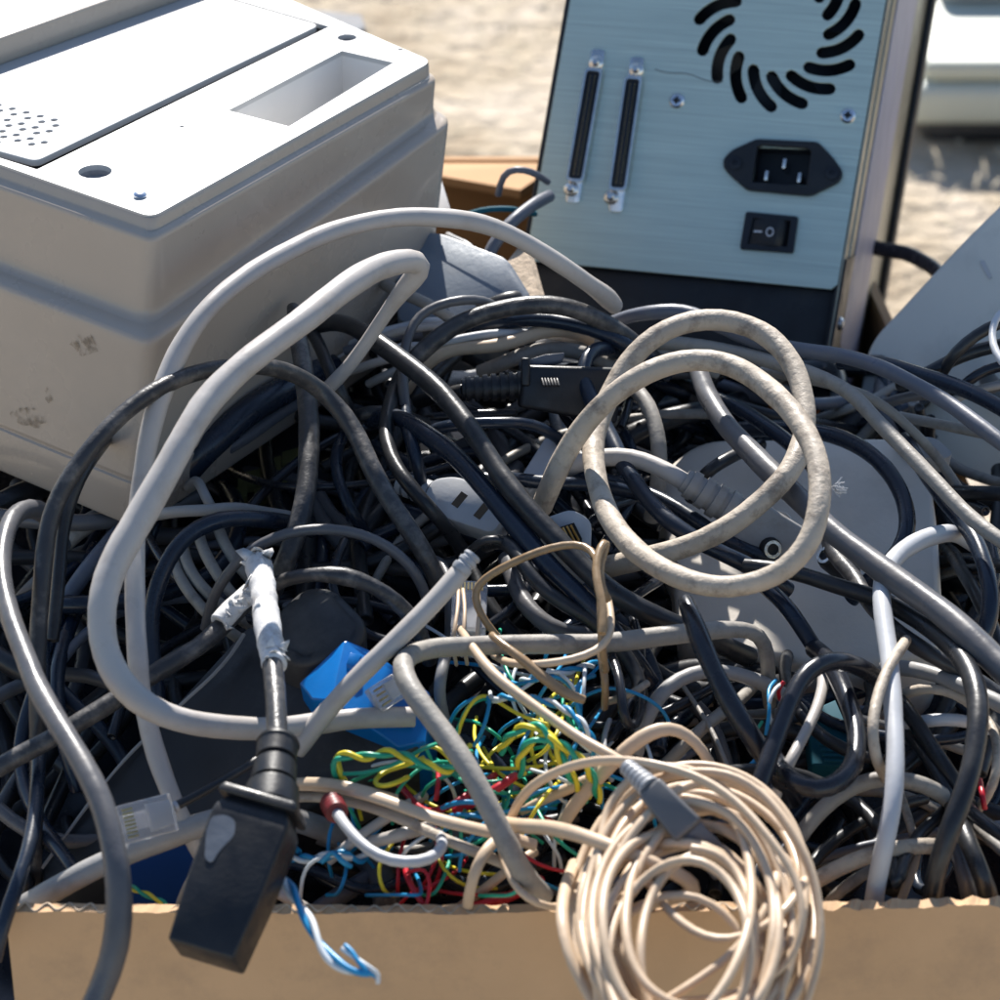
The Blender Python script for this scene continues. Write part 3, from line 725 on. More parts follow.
    bm = bmesh.new(); prism(bm, q, [p-Vector((0, 0, .002)) for p in q]); solid('board', bm, M['chassis'], root)
    ol = mat('olive_chip', (.12, .115, .045), .5)
    for (x, y, a, b) in ((250, 478, 12, 7), (272, 468, 9, 10), (292, 455, 10, 6), (262, 492, 8, 6), (240, 492, 7, 6), (285, 474, 5, 8)):
        bm = bmesh.new(); q = [pile(x-a, y-b+3, -27), pile(x+a, y-b-3, -27), pile(x+a, y+b-3, -27), pile(x-a, y+b+3, -27)]
        prism(bm, q, [p-Vector((0, 0, .003)) for p in q]); solid('chip', bm, ol, root)
    # black angular adapter body with the pale broken edge
    root = empty('black_adapter', pile(200, 720, 0), 'large flat black plastic housing with pale scuffed edge lying at lower left', 'electronic device')
    q = [pile(248, 626, 18), pile(352, 640, 26), pile(420, 745, 20), pile(300, 815, 0), pile(200, 840, -10), pile(42, 892, -24), pile(42, 868, -22), pile(104, 780, -4), pile(180, 700, 8)]
    bm = bmesh.new(); prism(bm, q, [p+Vector((0, .01, -.025)) for p in q]); solid('housing', bm, M['casing'], root, bevel=.0012)
    pth = smooth([pile(244, 634, 21), pile(232, 655, 19), pile(215, 675, 16), pile(185, 700, 12), pile(150, 733, 5), pile(120, 765, 0), pile(104, 781, -2), pile(42, 868, -20)], 1)
    bm = bmesh.new(); tube_bm(bm, spline(pth, .004), .0006, 6, wob=.5); from_bm('scuffed_edge', bm, M['grey'], root)
    q = [pile(272, 612, 30), pile(305, 584, 36), pile(333, 584, 40), pile(372, 622, 36), pile(350, 655, 32), pile(300, 662, 30), pile(276, 656, 26)]
    bm = bmesh.new(); pts = rounded(q, .006, 4); prism(bm, pts, [p+Vector((0, .004, -.03)) for p in pts]); solid('raised_hood', bm, M['casing'], root, bevel=.003, seg=4)
    # blue block
    root = empty('blue_block', pile(340, 670, 10), 'bright blue plastic block showing between black housing and white cable', 'plastic block')
    bm = bmesh.new()
    P = [pile(299, 683, 26), pile(345, 639, 35), pile(331, 701, 32), pile(312, 700, 27), pile(373, 651, 32), pile(430, 692, 23), pile(426, 742, 21), pile(398, 748, 20)]
    lo = [p+Vector((.002, .014, -.03)) for p in P]
    a = [bm.verts.new(p) for p in P]; b = [bm.verts.new(p) for p in lo]
    bm.faces.new((a[0], a[1], a[2], a[3])); bm.faces.new((a[1], a[4], a[5], a[2])); bm.faces.new((a[2], a[5], a[6], a[7]))
    rim_ = [0, 1, 4, 5, 6, 7, 2, 3]
    for k in range(8): bm.faces.new((a[rim_[k]], b[rim_[k]], b[rim_[(k+1) % 8]], a[rim_[(k+1) % 8]]))
    bm.faces.new([b[k] for k in rim_])
    solid('body', bm, M['bluepl'], root, bevel=.0007, auto=20)
    bm = bmesh.new(); pts = [pile(350, 652, 36), pile(362, 655, 35), pile(356, 668, 34), pile(346, 664, 35)]; prism(bm, pts, [p-Vector((0, 0, .003)) for p in pts]); solid('latch', bm, M['bluepl'], root, bevel=.0003)
    # navy box by the rim
    q = [pile(122, 862, -6), pile(205, 838, -4), pile(214, 925, -6), pile(110, 930, -8)]
    slab('navy_box', 'dark navy blue plastic box just inside the front rim at left', 'plastic box', q, .03, 'navy', .001, dirv=Vector((0, .5, -1)).normalized())
    # teal thing
    q = [pile(806, 712, -14), pile(838, 698, -12), pile(862, 735, -12), pile(848, 765, -14), pile(812, 765, -16)]
    o = slab('teal_connector', 'ribbed dark teal connector hood behind the black loop at right', 'connector', q, .012, 'teal', .0008)
    bm = bmesh.new()
    for i in range(5):
        a, b = pile(818+i*1.5, 740+i*5, -10.5), pile(852-i*1, 742+i*5, -10.5); tube_bm(bm, [a, a.lerp(b, .5), b], .0007, 6)
    from_bm('rib', bm, M['teal'], o)
    # background: pale machine on a dark base, upper right
    root = empty('pale_machine', (0.42, 2.0, 0), 'blurred white and pale green machine on a dark base, upper right on the ground', 'electronic device')
    def gb(name, x0, x1, y0, y1, z0, z1, m, bev=.01):
        bm = bmesh.new(); F = Frame(Vector((0, 0, 0)), Vector((1, 0, 0)), Vector((0, 1, 0)), Vector((0, 0, 1))); fbox(bm, F, x0, x1, y0, y1, z0, z1); return solid(name, bm, m, root, bevel=bev, seg=3)
    pg = mat('pale_green_plastic', (.60, .62, .52), .5, var=.08, vscale=8)
    b0 = on_z(908, 146, .0)
    x0, y0 = b0.x, b0.y
    gb('base', x0+.01, x0+.55, y0, y0+.4, .0, .022, M['casing'])
    gb('lower_body', x0-.012, x0+.6, y0-.02, y0+.42, .023, .052, pg, .008)
    gb('upper_body', x0+.006, x0+.6, y0-.012, y0+.42, .053, .068, pg, .006)
    gb('lid', x0+.03, x0+.6, y0+.10, y0+.42, .069, .095, M['lid'], .008)
    # dark slab edge behind the white casing
    a = on_d(262, 14, 1.55); b = on_d(362, 24, 1.5)
    q = [on_d(255, 8, 1.50), on_d(290, 7, 1.55), on_d(362, 15, 1.6), on_d(366, 27, 1.5), on_d(330, 40, 1.45)]
    slab('dark_green_panel', 'thin dark grey green panel edge behind the white casing', 'panel', q, .25, 'slate', .001, dirv=Vector((0, .2, -1)).normalized())
    # white pieces glimpsed among the cables
    q = [pile(518, 480, 6), pile(545, 437, 8), pile(560, 440, 8), pile(552, 470, 8), pile(530, 492, 6)]
    slab('white_bracket', 'small white plastic bracket left of the large beige ring', 'bracket', q, .008, 'whiter', .0008)
hard_things()
# ---------------------------------------------------------------- traced cables
SIDES = 16
def cable(label, m, w, pts, name='cable', cat='cable', flat=1.0, group=None, wob=.07, parent=None, base=0.0, step=.0035):
    path, rad = px_path(pts, w, step, base)
    bm = bmesh.new(); tube_bm(bm, path, rad, SIDES if w > 12 else 10, flat, wob, seed=hash(label) % 97)
    bmesh.ops.recalc_face_normals(bm, faces=bm.faces)
    me = bpy.data.meshes.new(name); bm.to_mesh(me); bm.free()
    o = link(name, me, M[m], None, True)
    if parent is not None: sub(o, parent)
    else: tag(o, label, cat, group)
    return o
C = cable
def torn(bm, path, r, seed):
    rd = random.Random(seed)
    for _ in range(16):
        i = rd.choice([rd.randint(0, 3), len(path)-1-rd.randint(0, 3), rd.randint(0, len(path)-1)]); p = path[i]
        t = (path[min(i+1, len(path)-1)]-path[max(i-1, 0)]).normalized(); o = (CAM-p).normalized(); o = (o-t*o.dot(t)).normalized(); s_ = t.cross(o)
        a = rd.uniform(-1.3, 1.3); n_ = (o*math.cos(a)+s_*math.sin(a)); q = n_.cross(t); b_ = p+n_*r*.97
        l = rd.uniform(.3, .9)*r; d = (t*rd.choice((-1, 1))*rd.uniform(.4, 1.4)+n_*rd.uniform(.2, .9)+q*rd.uniform(-.5, .5))
        V = [b_-q*l*.6, b_+q*l*.6, b_+d*l+q*l*rd.uniform(.1, .4), b_+d*l*1.3-q*l*rd.uniform(-.1, .3)]
        vs = [bm.verts.new(v) for v in V]; bm.faces.new(vs)
        vs2 = [bm.verts.new(v-n_*.00025) for v in V]; bm.faces.new(vs2[::-1])
        for k in range(4): bm.faces.new((vs[k], vs2[k], vs2[(k+1) % 4], vs[(k+1) % 4]))
# --- big pale loops over everything
C('long off-white cable arching past the white casing to a cut end by the panel', 'white', 20, [(614, 306, 22, 19), (606, 297, 28, 22), (590, 285, 38), (570, 271, 48), (545, 255, 58), (520, 240, 66), (495, 228, 72), (470, 221, 76), (440, 217, 80), (410, 216, 82), (380, 220, 84), (350, 227, 86), (320, 236, 88), (290, 249, 90), (262, 264, 92), (238, 282, 92), (215, 302, 92), (195, 325, 90), (178, 352, 86, 22), (167, 378, 82, 22), (158, 405, 78, 21), (149, 440, 72, 20), (143, 475, 66, 19), (138, 510, 60, 19), (136, 560, 54, 20), (135, 620, 46, 20), (137, 665, 40, 20), (142, 700, 34, 19), (151, 735, 28, 20), (161, 768, 23, 20), (173, 800, 20, 18), (188, 830, 14, 17), (203, 855, 4, 16)], flat=.9)
C('thick grey-white cable bent double, sweeping down the left in one large loop', 'white', 27, [(322, 392, 30, 15), (345, 370, 40, 15), (366, 342, 52, 15), (386, 312, 64, 16), (404, 288, 74, 20), (419, 272, 80, 24), (418, 261, 84, 26), (400, 262, 88, 27), (376, 270, 92, 28), (350, 285, 96, 28), (325, 302, 98, 28), (298, 321, 100, 28), (270, 341, 100, 28), (245, 361, 100, 29), (222, 383, 98, 29), (201, 407, 96, 29), (186, 432, 94, 28), (171, 461, 90, 29), (155, 490, 86, 30), (138, 520, 82, 30), (121, 550, 78, 30), (109, 577, 74, 30), (103, 608, 70, 29), (105, 640, 64, 28), (113, 665, 60, 28), (128, 687, 56, 27), (150, 706, 52, 26), (180, 718, 48, 25), (215, 725, 44, 24), (255, 728, 38, 23), (290, 727, 32, 23), (330, 721, 28, 22), (370, 718, 27, 21), (412, 718, 26, 20)], flat=.93)
E = empty('stripped_cable', pile(380, 655, 50), 'straight grey cable running diagonally to a ringed cut end, above the blue block', 'cable')
C('stripped diagonal', 'white', 20, [(296, 748, 26), (325, 713, 36), (360, 676, 46), (400, 636, 54), (435, 600, 60), (462, 569, 64)], name='sheath', parent=E)
bm = bmesh.new(); a, b = pile(459, 572, 63.6), pile(469, 560, 65.5); d = (b-a).normalized(); rr_ = 10*depth(a)/FPX
lathe(bm, a, d, [(0, rr_*.9), (.001, rr_*1.05), (.0022, rr_*1.05), (.0026, rr_*.86), (.0034, rr_*.86), (.0037, rr_*1.0), (.0048, rr_*1.0), (.0051, rr_*.84), (.0058, rr_*.84), (.0061, rr_*.96), (.007, rr_*.9), (.0071, rr_*.5), (.006, rr_*.3)], 18)
solid('ringed_end', bm, M['greypl'], E, auto=40)
# --- dirty beige ring
C('dirty beige cable coiled in two large rings on top of the heap', 'dirty', 22.5, [(541, 508, 16), (547, 494, 22), (556, 474, 32), (571, 445, 42), (590, 418, 52), (614, 394, 60), (645, 374, 66), (680, 362, 68), (710, 360, 70), (742, 369, 72), (770, 388, 74), (793, 413, 76), (811, 444, 78), (820, 478, 78), (818, 515, 76), (806, 545, 72), (785, 567, 68), (760, 580, 64), (730, 587, 60), (698, 584, 56), (668, 573, 52), (640, 555, 48), (618, 531, 44), (602, 502, 40), (595, 472, 36), (595, 440, 34), (604, 408, 34), (618, 380, 38), (636, 355, 42), (656, 337, 46), (680, 325, 48), (706, 319, 48), (735, 321, 47), (760, 331, 46), (781, 350, 45), (796, 374, 44), (805, 402, 43), (806, 430, 42), (797, 458, 42), (781, 482, 40), (755, 506, 36), (725, 528, 32), (690, 545, 26), (655, 556, 20), (628, 563, 14), (606, 568, 6)], flat=.97, wob=.07)
bm = bmesh.new(); rnd = random.Random(9); c0 = pile(832, 487, 78)
for i in range(26):
    d = (RT*rnd.uniform(.3, 1.2)+UP*rnd.uniform(-.7, .7)-FWD*rnd.uniform(0, .5)).normalized(); l = rnd.uniform(.002, .005)
    k = Vector((rnd.uniform(-1, 1), rnd.uniform(-1, 1), rnd.uniform(-1, 1)))*.0009
    tube_bm(bm, [c0, c0+d*l*.5+k, c0+d*l], .00013, 4)
tag(from_bm('lint_tuft', bm, M['whiter'], smooth=True), 'tiny white frayed tuft stuck to the beige ring', 'lint')
# --- right hand side
C('long dark grey cable running diagonally through the beige ring to the right edge', 'dgrey', 24, [(690, 352, 6, 18), (700, 378, 14, 20), (712, 402, 22, 21), (729, 428, 26, 22), (748, 448, 28), (771, 473, 30), (800, 499, 32), (828, 525, 34), (862, 552, 36, 25), (900, 582, 38, 26), (938, 610, 40, 27), (975, 641, 42, 28), (1012, 674, 44, 28), (1050, 710, 44, 28)], wob=.06)
C('slate grey cable curving over the heap from the panel foot to the right edge', 'slate', 16, [(600, 330, 0), (622, 318, 10, 14), (650, 313, 16, 15), (685, 312, 18), (720, 325, 18), (760, 343, 20), (800, 351, 24), (840, 356, 28), (878, 367, 32), (912, 382, 34), (948, 402, 36), (976, 424, 38), (1012, 450, 40), (1050, 480, 40)])
C('beige-grey cable crossing the cream housing towards the right edge', 'dirtg', 15, [(596, 365, 0), (630, 345, 6), (664, 343, 10), (702, 346, 12), (750, 353, 16), (782, 364, 20), (815, 376, 24), (850, 394, 27), (876, 418, 28), (900, 443, 29), (925, 470, 30), (950, 496, 31), (976, 520, 32), (1010, 545, 34), (1050, 570, 34)])
C('thin beige cable running just below the slate one above the cream housing', 'dirtg', 10, [(760, 372, 4), (800, 378, 8), (850, 390, 12), (876, 402, 12), (900, 420, 8), (918, 438, 4), (940, 462, -6), (965, 500, -14)])
C('blue-black cable below the grey housing at right', 'blueblk', 16, [(840, 362, 12), (885, 364, 20), (925, 376, 24), (962, 388, 28), (1000, 408, 32), (1050, 440, 32)])
C('black cable arcing steeply over the right edge, in front of the grey housing', 'black', 12, [(940, 375, 20), (955, 352, 32), (975, 335, 36), (1000, 322, 40), (1040, 315, 40)])
C('black cable under the steep arc at the right edge', 'black', 14, [(900, 385, 12), (930, 372, 22), (960, 356, 26), (1000, 345, 30), (1040, 342, 30)])
C('black cable forming the lowest arc at the upper right edge', 'blackg', 11, [(950, 398, 14), (970, 380, 24), (985, 370, 26), (1010, 364, 30), (1040, 362, 30)])
C('pale blue-grey wire looping in from the right edge', 'whiter', 8, [(1010, 308, 50), (998, 314, 50), (992, 328, 50), (992, 345, 50), (1001, 362, 50), (1015, 375, 50)])
C('dim grey cable behind the slate cable at right', 'dgrey', 11, [(860, 412, 0), (885, 403, 4), (920, 394, 8), (945, 396, 8), (980, 392, 12), (1010, 382, 16), (1040, 378, 16)])
C('pale grey-green cable leaving at the right edge', 'grey', 9, [(955, 400, 16), (975, 390, 20), (1000, 384, 22), (1040, 380, 22)])
C('brownish grey cable in shade near the right edge', 'dirtg', 11, [(900, 415, -8), (930, 421, -4), (960, 428, -2), (1000, 437, 0), (1040, 450, 0)])
C('blue-black cable curling round on the cream housing', 'blueblk', 17, [(740, 430, -12), (775, 428, -6), (805, 431, 0), (832, 436, 4), (854, 445, 6), (876, 462, 8), (893, 482, 8), (905, 506, 8), (907, 530, 8), (899, 550, 6), (885, 566, 2), (868, 580, -4), (850, 600, -12)])
C('white cable hooking off the cream housing and hanging straight down to the front rim', 'whiter', 19, [(975, 545, 4, 15), (957, 534, 12, 17), (940, 534, 18), (922, 539, 22), (904, 549, 26), (891, 563, 30), (884, 582, 33), (883, 605, 34), (885, 630, 34), (889, 655, 34), (893, 690, 36), (895, 720, 36), (895, 748, 36), (893, 785, 34), (889, 820, 30), (883, 852, 24), (878, 880, 14), (874, 912, 2), (872, 950, -30)])
C('blue-black cable looping down at the right edge', 'blueblk', 17, [(905, 440, 0), (925, 470, 8), (945, 498, 14), (966, 522, 18), (981, 550, 22), (989, 578, 22), (991, 605, 20), (987, 628, 16), (978, 650, 10), (962, 672, 0)])
C('thick black cable descending in a long curve to the front rim at right', 'black', 21, [(745, 566, 18, 16), (775, 569, 20, 16), (800, 575, 22, 17), (837, 587, 24, 17), (880, 599, 26, 18), (912, 615, 30, 19), (938, 633, 34, 20), (957, 652, 38, 21), (971, 676, 42, 22), (978, 702, 44, 22), (978, 730, 44, 22), (973, 760, 42, 22), (963, 795, 38, 22), (950, 830, 32, 22), (939, 862, 24, 21), (933, 895, 12, 20), (930, 930, -14, 20)])
C('braided black cable climbing from the jack under the long dark cable', 'scuff', 17, [(828, 540, 2), (835, 557, 10), (853, 577, 16), (866, 599, 20), (884, 621, 24), (906, 640, 26), (932, 656, 26), (960, 670, 22), (990, 690, 16), (1030, 720, 10)], wob=.1)
C('black cable passing down through the ring and under its lower edge', 'blueblk', 17, [(618, 352, 8, 14), (600, 347, 20, 15), (585, 357, 24, 15), (583, 378, 22, 15), (592, 400, 20), (607, 428, 18), (625, 465, 18), (645, 495, 18), (668, 520, 18), (692, 537, 16), (720, 552, 14), (755, 568, 10), (790, 590, 0)])
C('blue-black cable crossing behind the ring towards the jack plug', 'blueblk', 15, [(560, 480, -6), (600, 478, 2), (650, 492, 6), (680, 507, 8), (705, 525, 8), (740, 548, 6), (780, 562, 0)])
C('black cable running level behind the ring', 'blueblk', 14, [(505, 478, 6), (530, 482, 10), (562, 484, 12), (600, 486, 8), (630, 492, 4), (660, 500, -2)])
C('dark blue cable at the top left of the cream housing', 'blueblk', 15, [(700, 395, -6), (730, 405, 0), (755, 420, 2), (790, 445, 4), (815, 470, 2)])
C('black cable on the cream housing left of the ring', 'black', 13, [(760, 445, -8), (735, 455, -2), (712, 468, 0), (700, 480, -4), (690, 500, -14)])
C('dusty grey cable curving down behind the ring', 'dirtg', 16, [(600, 375, 4), (622, 376, 10), (640, 392, 14), (652, 412, 14), (658, 435, 12), (659, 460, 8), (656, 490, 0), (650, 520, -12)])
C('black cable descending below the ring to the lower right', 'blueblk', 16, [(765, 588, 6), (785, 605, 10), (800, 625, 10), (815, 648, 6), (835, 680, 0), (850, 715, -8)])
# --- rows below the aluminium case
C('black cable bowing over the middle, top of the black bundle', 'scuff', 18, [(387, 430, 6, 15), (390, 405, 14, 16), (400, 378, 20, 17), (418, 356, 26, 18), (440, 336, 30), (464, 320, 32), (500, 307, 34), (537, 302, 34), (570, 307, 32), (600, 320, 26), (625, 336, 18), (655, 360, 4)])
C('black cable running just under the highest black one', 'blueblk', 15, [(470, 330, 10), (500, 323, 18), (530, 319, 22), (560, 322, 22), (590, 328, 22), (615, 338, 20), (640, 352, 12), (668, 376, 0)])
C('thin dark grey cable making a narrow arch left of the bundle', 'dgrey', 10, [(416, 470, 8, 12), (408, 430, 16, 12), (403, 395, 22, 12), (402, 365, 26, 11), (406, 342, 30), (414, 322, 34), (427, 309, 36), (450, 301, 38), (475, 299, 36), (492, 304, 30), (510, 318, 16)])
C('sunlit cream cable lying across the middle row', 'beige', 14, [(405, 390, -2), (415, 375, 4), (428, 362, 10), (442, 353, 13), (462, 347, 15), (500, 346, 16), (525, 338, 17), (550, 330, 18), (575, 334, 14), (600, 345, 4)])
C('narrow white cable above the cream one', 'whiter', 8, [(380, 356, 4), (400, 346, 10), (430, 346, 14), (462, 338, 18), (490, 333, 18), (525, 332, 16), (560, 336, 8)])
C('white wire curving beside the narrow white cable', 'white', 8, [(375, 340, 6), (405, 330, 12), (440, 326, 14), (470, 324, 14), (500, 326, 10)])
C('pale thin cable behind the white bend', 'dirtg', 12, [(385, 285, 10), (400, 292, 16), (418, 299, 18), (436, 308, 18), (454, 320, 14), (470, 334, 4)])
C('dusty beige cable dipping behind the black plug', 'dirtg', 15, [(480, 372, 2), (505, 362, 8), (535, 350, 12), (562, 347, 12), (590, 355, 10), (615, 368, 6), (640, 385, -4)])
C('grey cable between cream one and aluminium case', 'grey', 14, [(540, 345, 0), (565, 338, 6), (600, 340, 8), (640, 346, 6), (680, 356, 4), (720, 372, -2)])
for i, (lb, m_, pts) in enumerate([
    ('bright thin white cable crossing left of the black bow', 'whiter', [(352, 345, 0), (376, 334, 8), (400, 328, 10), (424, 322, 10), (446, 322, 4)]),
    ('bluish thin cable behind the white bend foot', 'slate', [(345, 352, 4), (372, 344, 8), (396, 338, 8), (420, 336, 4)]),
    ('flattened pale cable under the thin bluish one', 'white', [(350, 372, -2), (378, 362, 6), (404, 356, 8), (430, 352, 4)]),
    ('short light grey cable beside the flattened pale one', 'grey', [(368, 384, -4), (392, 372, 4), (412, 364, 4)])]):
    C(lb, m_, 9, pts)
# --- centre black diagonals
C('thick black cable running diagonally down the centre, upper of two', 'black', 21, [(310, 328, 24, 17), (332, 321, 30, 18), (357, 328, 34, 19), (382, 346, 37, 20), (410, 366, 38), (436, 388, 39), (458, 413, 40), (481, 442, 40), (503, 475, 38), (526, 505, 36), (550, 532, 34), (575, 560, 31), (605, 588, 28), (640, 609, 22), (675, 625, 16), (712, 640, 6), (750, 655, -8)])
C('thick black cable running diagonally down the centre, lower of two', 'blueblk', 20, [(372, 420, 8, 16), (392, 414, 20, 17), (410, 420, 26, 18), (430, 434, 29), (452, 450, 30), (475, 475, 31), (500, 506, 31), (525, 537, 30), (550, 568, 28), (580, 595, 24), (605, 620, 18), (630, 650, 8), (650, 680, -4)])
C('black cable curving between the two diagonals and the beige wires', 'black', 15, [(485, 545, 20), (500, 540, 26), (512, 548, 28), (522, 565, 28), (537, 585, 27), (560, 602, 24), (585, 616, 20), (612, 640, 14), (632, 665, 8), (642, 695, 6), (637, 725, 4), (628, 750, -4)])
C('stiff dark grey cable curving down below the white inline socket', 'dgrey', 18, [(508, 560, 6), (515, 580, 12), (524, 602, 14), (540, 620, 14), (560, 632, 12), (585, 636, 6)], wob=.06)
C('black cable descending from the white casing across the middle', 'scuff', 19, [(40, 960, -60, 14), (36, 900, -34, 14), (35, 840, -10, 15), (37, 780, 6, 16), (38, 720, 20, 17), (38, 670, 34, 18), (40, 620, 44, 18), (45, 572, 54, 18), (51, 527, 62, 18), (61, 495, 68, 18), (76, 468, 74, 18), (95, 443, 78, 18), (112, 424, 80, 18), (133, 406, 82, 18), (156, 391, 82, 18), (182, 378, 82, 17), (213, 369, 80, 17), (245, 366, 74, 17), (275, 369, 66, 17), (302, 379, 58, 18), (325, 395, 50), (345, 416, 46), (359, 438, 44), (370, 462, 42, 20), (388, 495, 38, 20), (409, 526, 34, 20), (424, 551, 28, 20), (436, 575, 20), (445, 605, 6)])
C('second black cable pressed beside the long black arch at left', 'black', 14, [(52, 640, 20), (58, 580, 30), (62, 535, 36), (68, 505, 42), (78, 480, 48), (88, 462, 46), (104, 440, 30)])
C('blue-black cable hanging down the left edge to the rim', 'blueblk', 15, [(46, 610, 8), (44, 660, 12), (42, 710, 14), (38, 765, 16), (34, 805, 18), (26, 850, 20), (14, 888, 20), (4, 918, 18), (-6, 960, 8)])
C('scuffed black cable standing upright right of the white casing', 'scuff', 21, [(293, 308, 44, 13), (295, 330, 44, 17), (300, 355, 42, 19), (304, 385, 40), (308, 415, 38), (309, 445, 36), (308, 475, 34), (304, 505, 32), (297, 530, 28), (288, 555, 24), (277, 580, 16), (262, 608, 4)])
C('narrow black cable beside the upright scuffed one', 'black', 13, [(300, 318, 18), (314, 337, 26), (325, 360, 28), (336, 384, 26), (346, 402, 20), (356, 425, 8)])
C('very thick blue-black cable behind the white loops', 'blueblk', 29, [(330, 366, -6), (305, 378, 4), (280, 392, 10), (250, 410, 14), (225, 432, 14), (205, 452, 10), (188, 472, 2), (172, 495, -10)])
C('grey cable in shade behind the very thick blue-black one', 'slate', 15, [(330, 385, -14), (296, 402, -4), (268, 420, 0), (242, 438, 0), (215, 454, -4), (190, 470, -12)])
# --- left
C('shiny dark grey cable hooking over at far left and dropping past the rim', 'dgrey', 23, [(62, 545, 10, 18), (54, 528, 26, 19), (44, 512, 38, 20), (30, 507, 46, 20), (16, 513, 50, 20), (7, 530, 54, 20), (2, 555, 56, 20), (3, 585, 58, 20), (11, 618, 60, 21), (25, 652, 62, 22), (40, 690, 64), (58, 724, 66), (78, 758, 67), (95, 790, 67, 24), (107, 822, 65, 24), (115, 855, 62, 25), (119, 885, 58, 26), (120, 915, 52, 27), (116, 945, 46, 27), (109, 970, 40, 26), (98, 998, 34, 26), (84, 1030, 28, 26)])
C('scuffed black cable rising from the left edge to the taped cable', 'scuff', 19, [(-25, 782, 20), (0, 768, 22), (25, 754, 24), (50, 741, 26), (85, 719, 28), (120, 697, 30), (155, 674, 30), (200, 647, 30), (228, 620, 30), (248, 600, 30, 17), (268, 587, 32, 15), (290, 578, 38, 15), (318, 574, 42, 15), (345, 575, 42), (375, 584, 40, 16), (400, 602, 34, 16), (418, 625, 22, 16), (430, 660, 4, 16)])
bm = bmesh.new()
p_, r_ = px_path([(219, 624, 32.0), (230, 612, 32.4), (241, 602, 32.6), (252, 594, 33)], 22)
tube_bm(bm, p_, r_, 16, wob=.14); torn(bm, p_, r_[0], 5); tag(from_bm('torn_sleeve', bm, M['tape'], smooth=True), 'torn white sleeve scrap wrapped on the scuffed black cable at left', 'sleeve')
C('thin dark grey cable arching over the black adapter hood', 'dgrey', 11, [(205, 628, 6), (210, 606, 14), (220, 585, 22), (234, 566, 28), (252, 550, 34), (275, 538, 38), (300, 531, 40), (330, 529, 40), (362, 533, 38), (390, 546, 34), (411, 565, 28), (424, 588, 20), (430, 618, 8)])
C('glossy blue-black cable arching left of the taped cable', 'blueblk', 17, [(158, 700, 2), (154, 660, 10), (152, 620, 18), (158, 584, 26), (173, 552, 32), (196, 530, 34), (222, 520, 34), (252, 519, 30), (284, 522, 22), (310, 530, 8)])
for i, (lb, pts) in enumerate([
    ('outermost of the four grey strands curved side by side under the glossy arch', [(170, 552, 2), (180, 580, 8), (200, 606, 10), (225, 628, 8), (250, 645, -2)]),
    ('second of the four grey strands under the glossy arch', [(182, 540, 2), (190, 568, 8), (208, 594, 11), (232, 614, 8), (255, 630, -2)]),
    ('third of the four grey strands under the glossy arch', [(198, 530, 2), (204, 552, 10), (220, 580, 13), (240, 604, 8), (258, 622, -2)]),
    ('innermost of the four grey strands under the glossy arch', [(216, 522, 2), (224, 542, 10), (240, 566, 13), (256, 584, 8), (272, 602, -2)])]):
    C(lb, 'dirtg', 12, pts)
C('thin grey cable crossing above the glossy arch', 'grey', 12, [(150, 516, 8), (175, 512, 16), (205, 511, 18), (235, 508, 16), (262, 512, 10), (290, 516, 2)])
C('thin grey hook above the crossing grey cable', 'grey', 10, [(188, 486, 2), (196, 478, 8), (203, 490, 12), (210, 506, 10), (222, 520, 0)])
C('fat grey-brown cable end in shade below the white casing', 'dirtg', 19, [(48, 560, -18), (75, 532, -10), (100, 515, -8), (128, 505, -12), (150, 500, -22)])
C('dark slate cable leaning beneath the casing corner', 'slate', 17, [(50, 625, -16), (75, 585, -8), (98, 555, -6), (120, 530, -10), (140, 512, -20)])
C('brownish cable in deep shade at far left', 'dirtg', 14, [(20, 600, -30), (45, 575, -20), (66, 560, -20), (92, 548, -30)])
C('dark green-blue cable left of the black adapter', 'blueblk', 16, [(80, 600, -14), (62, 640, -6), (56, 690, -4), (62, 740, -8), (76, 790, -20)])
# --- centre small
C('black cable doubled in a narrow loop left of the white inline socket', 'black', 15, [(402, 375, 14), (392, 395, 20), (386, 425, 24), (393, 458, 26), (411, 486, 26), (430, 508, 22), (448, 528, 12), (462, 550, 0)])
C('black cable pressed inside the narrow loop', 'blueblk', 13, [(404, 400, 18), (407, 425, 24), (414, 448, 26), (419, 470, 22), (422, 490, 12)])
C('grey-topped black cable end left of centre', 'scuff', 14, [(345, 425, 4), (362, 414, 12), (380, 412, 14), (400, 416, 10), (425, 425, 0)])
C('black arc below the horizontal plug', 'blueblk', 12, [(412, 442, 8), (432, 430, 16), (460, 424, 20), (500, 422, 22), (530, 424, 20), (553, 434, 14), (566, 448, 4)])
C('narrow blue-black cable loop in the dark left of centre', 'blueblk', 12, [(352, 425, -4), (340, 442, 4), (336, 465, 6), (342, 490, 6), (352, 515, 2), (364, 535, -10)])
C('thin dark cable looping beside the ringed cut end', 'black', 9, [(468, 552, 20), (480, 541, 28), (495, 538, 30), (508, 545, 26), (516, 560, 14)])
C('short dark grey cable by the ringed end', 'dgrey', 12, [(425, 560, 8), (440, 562, 12), (448, 580, 14), (450, 610, 10), (448, 640, 0)])
C('thin brown wire bending out of the black wires and round to the beige pair', 'brown', 8, [(500, 640, 20), (486, 622, 26), (477, 605, 30), (475, 590, 34), (484, 578, 38), (500, 568, 42), (525, 556, 46), (550, 547, 48), (575, 543, 50), (591, 549, 52), (599, 566, 54), (601, 600, 54), (602, 640, 48), (606, 670, 34)])
C('thin cream wire folded in a tight upright loop', 'beige', 8, [(608, 600, 44), (611, 620, 46), (608, 640, 48), (596, 652, 48), (572, 660, 48), (537, 664, 46), (510, 662, 40), (494, 655, 28)], wob=.1)
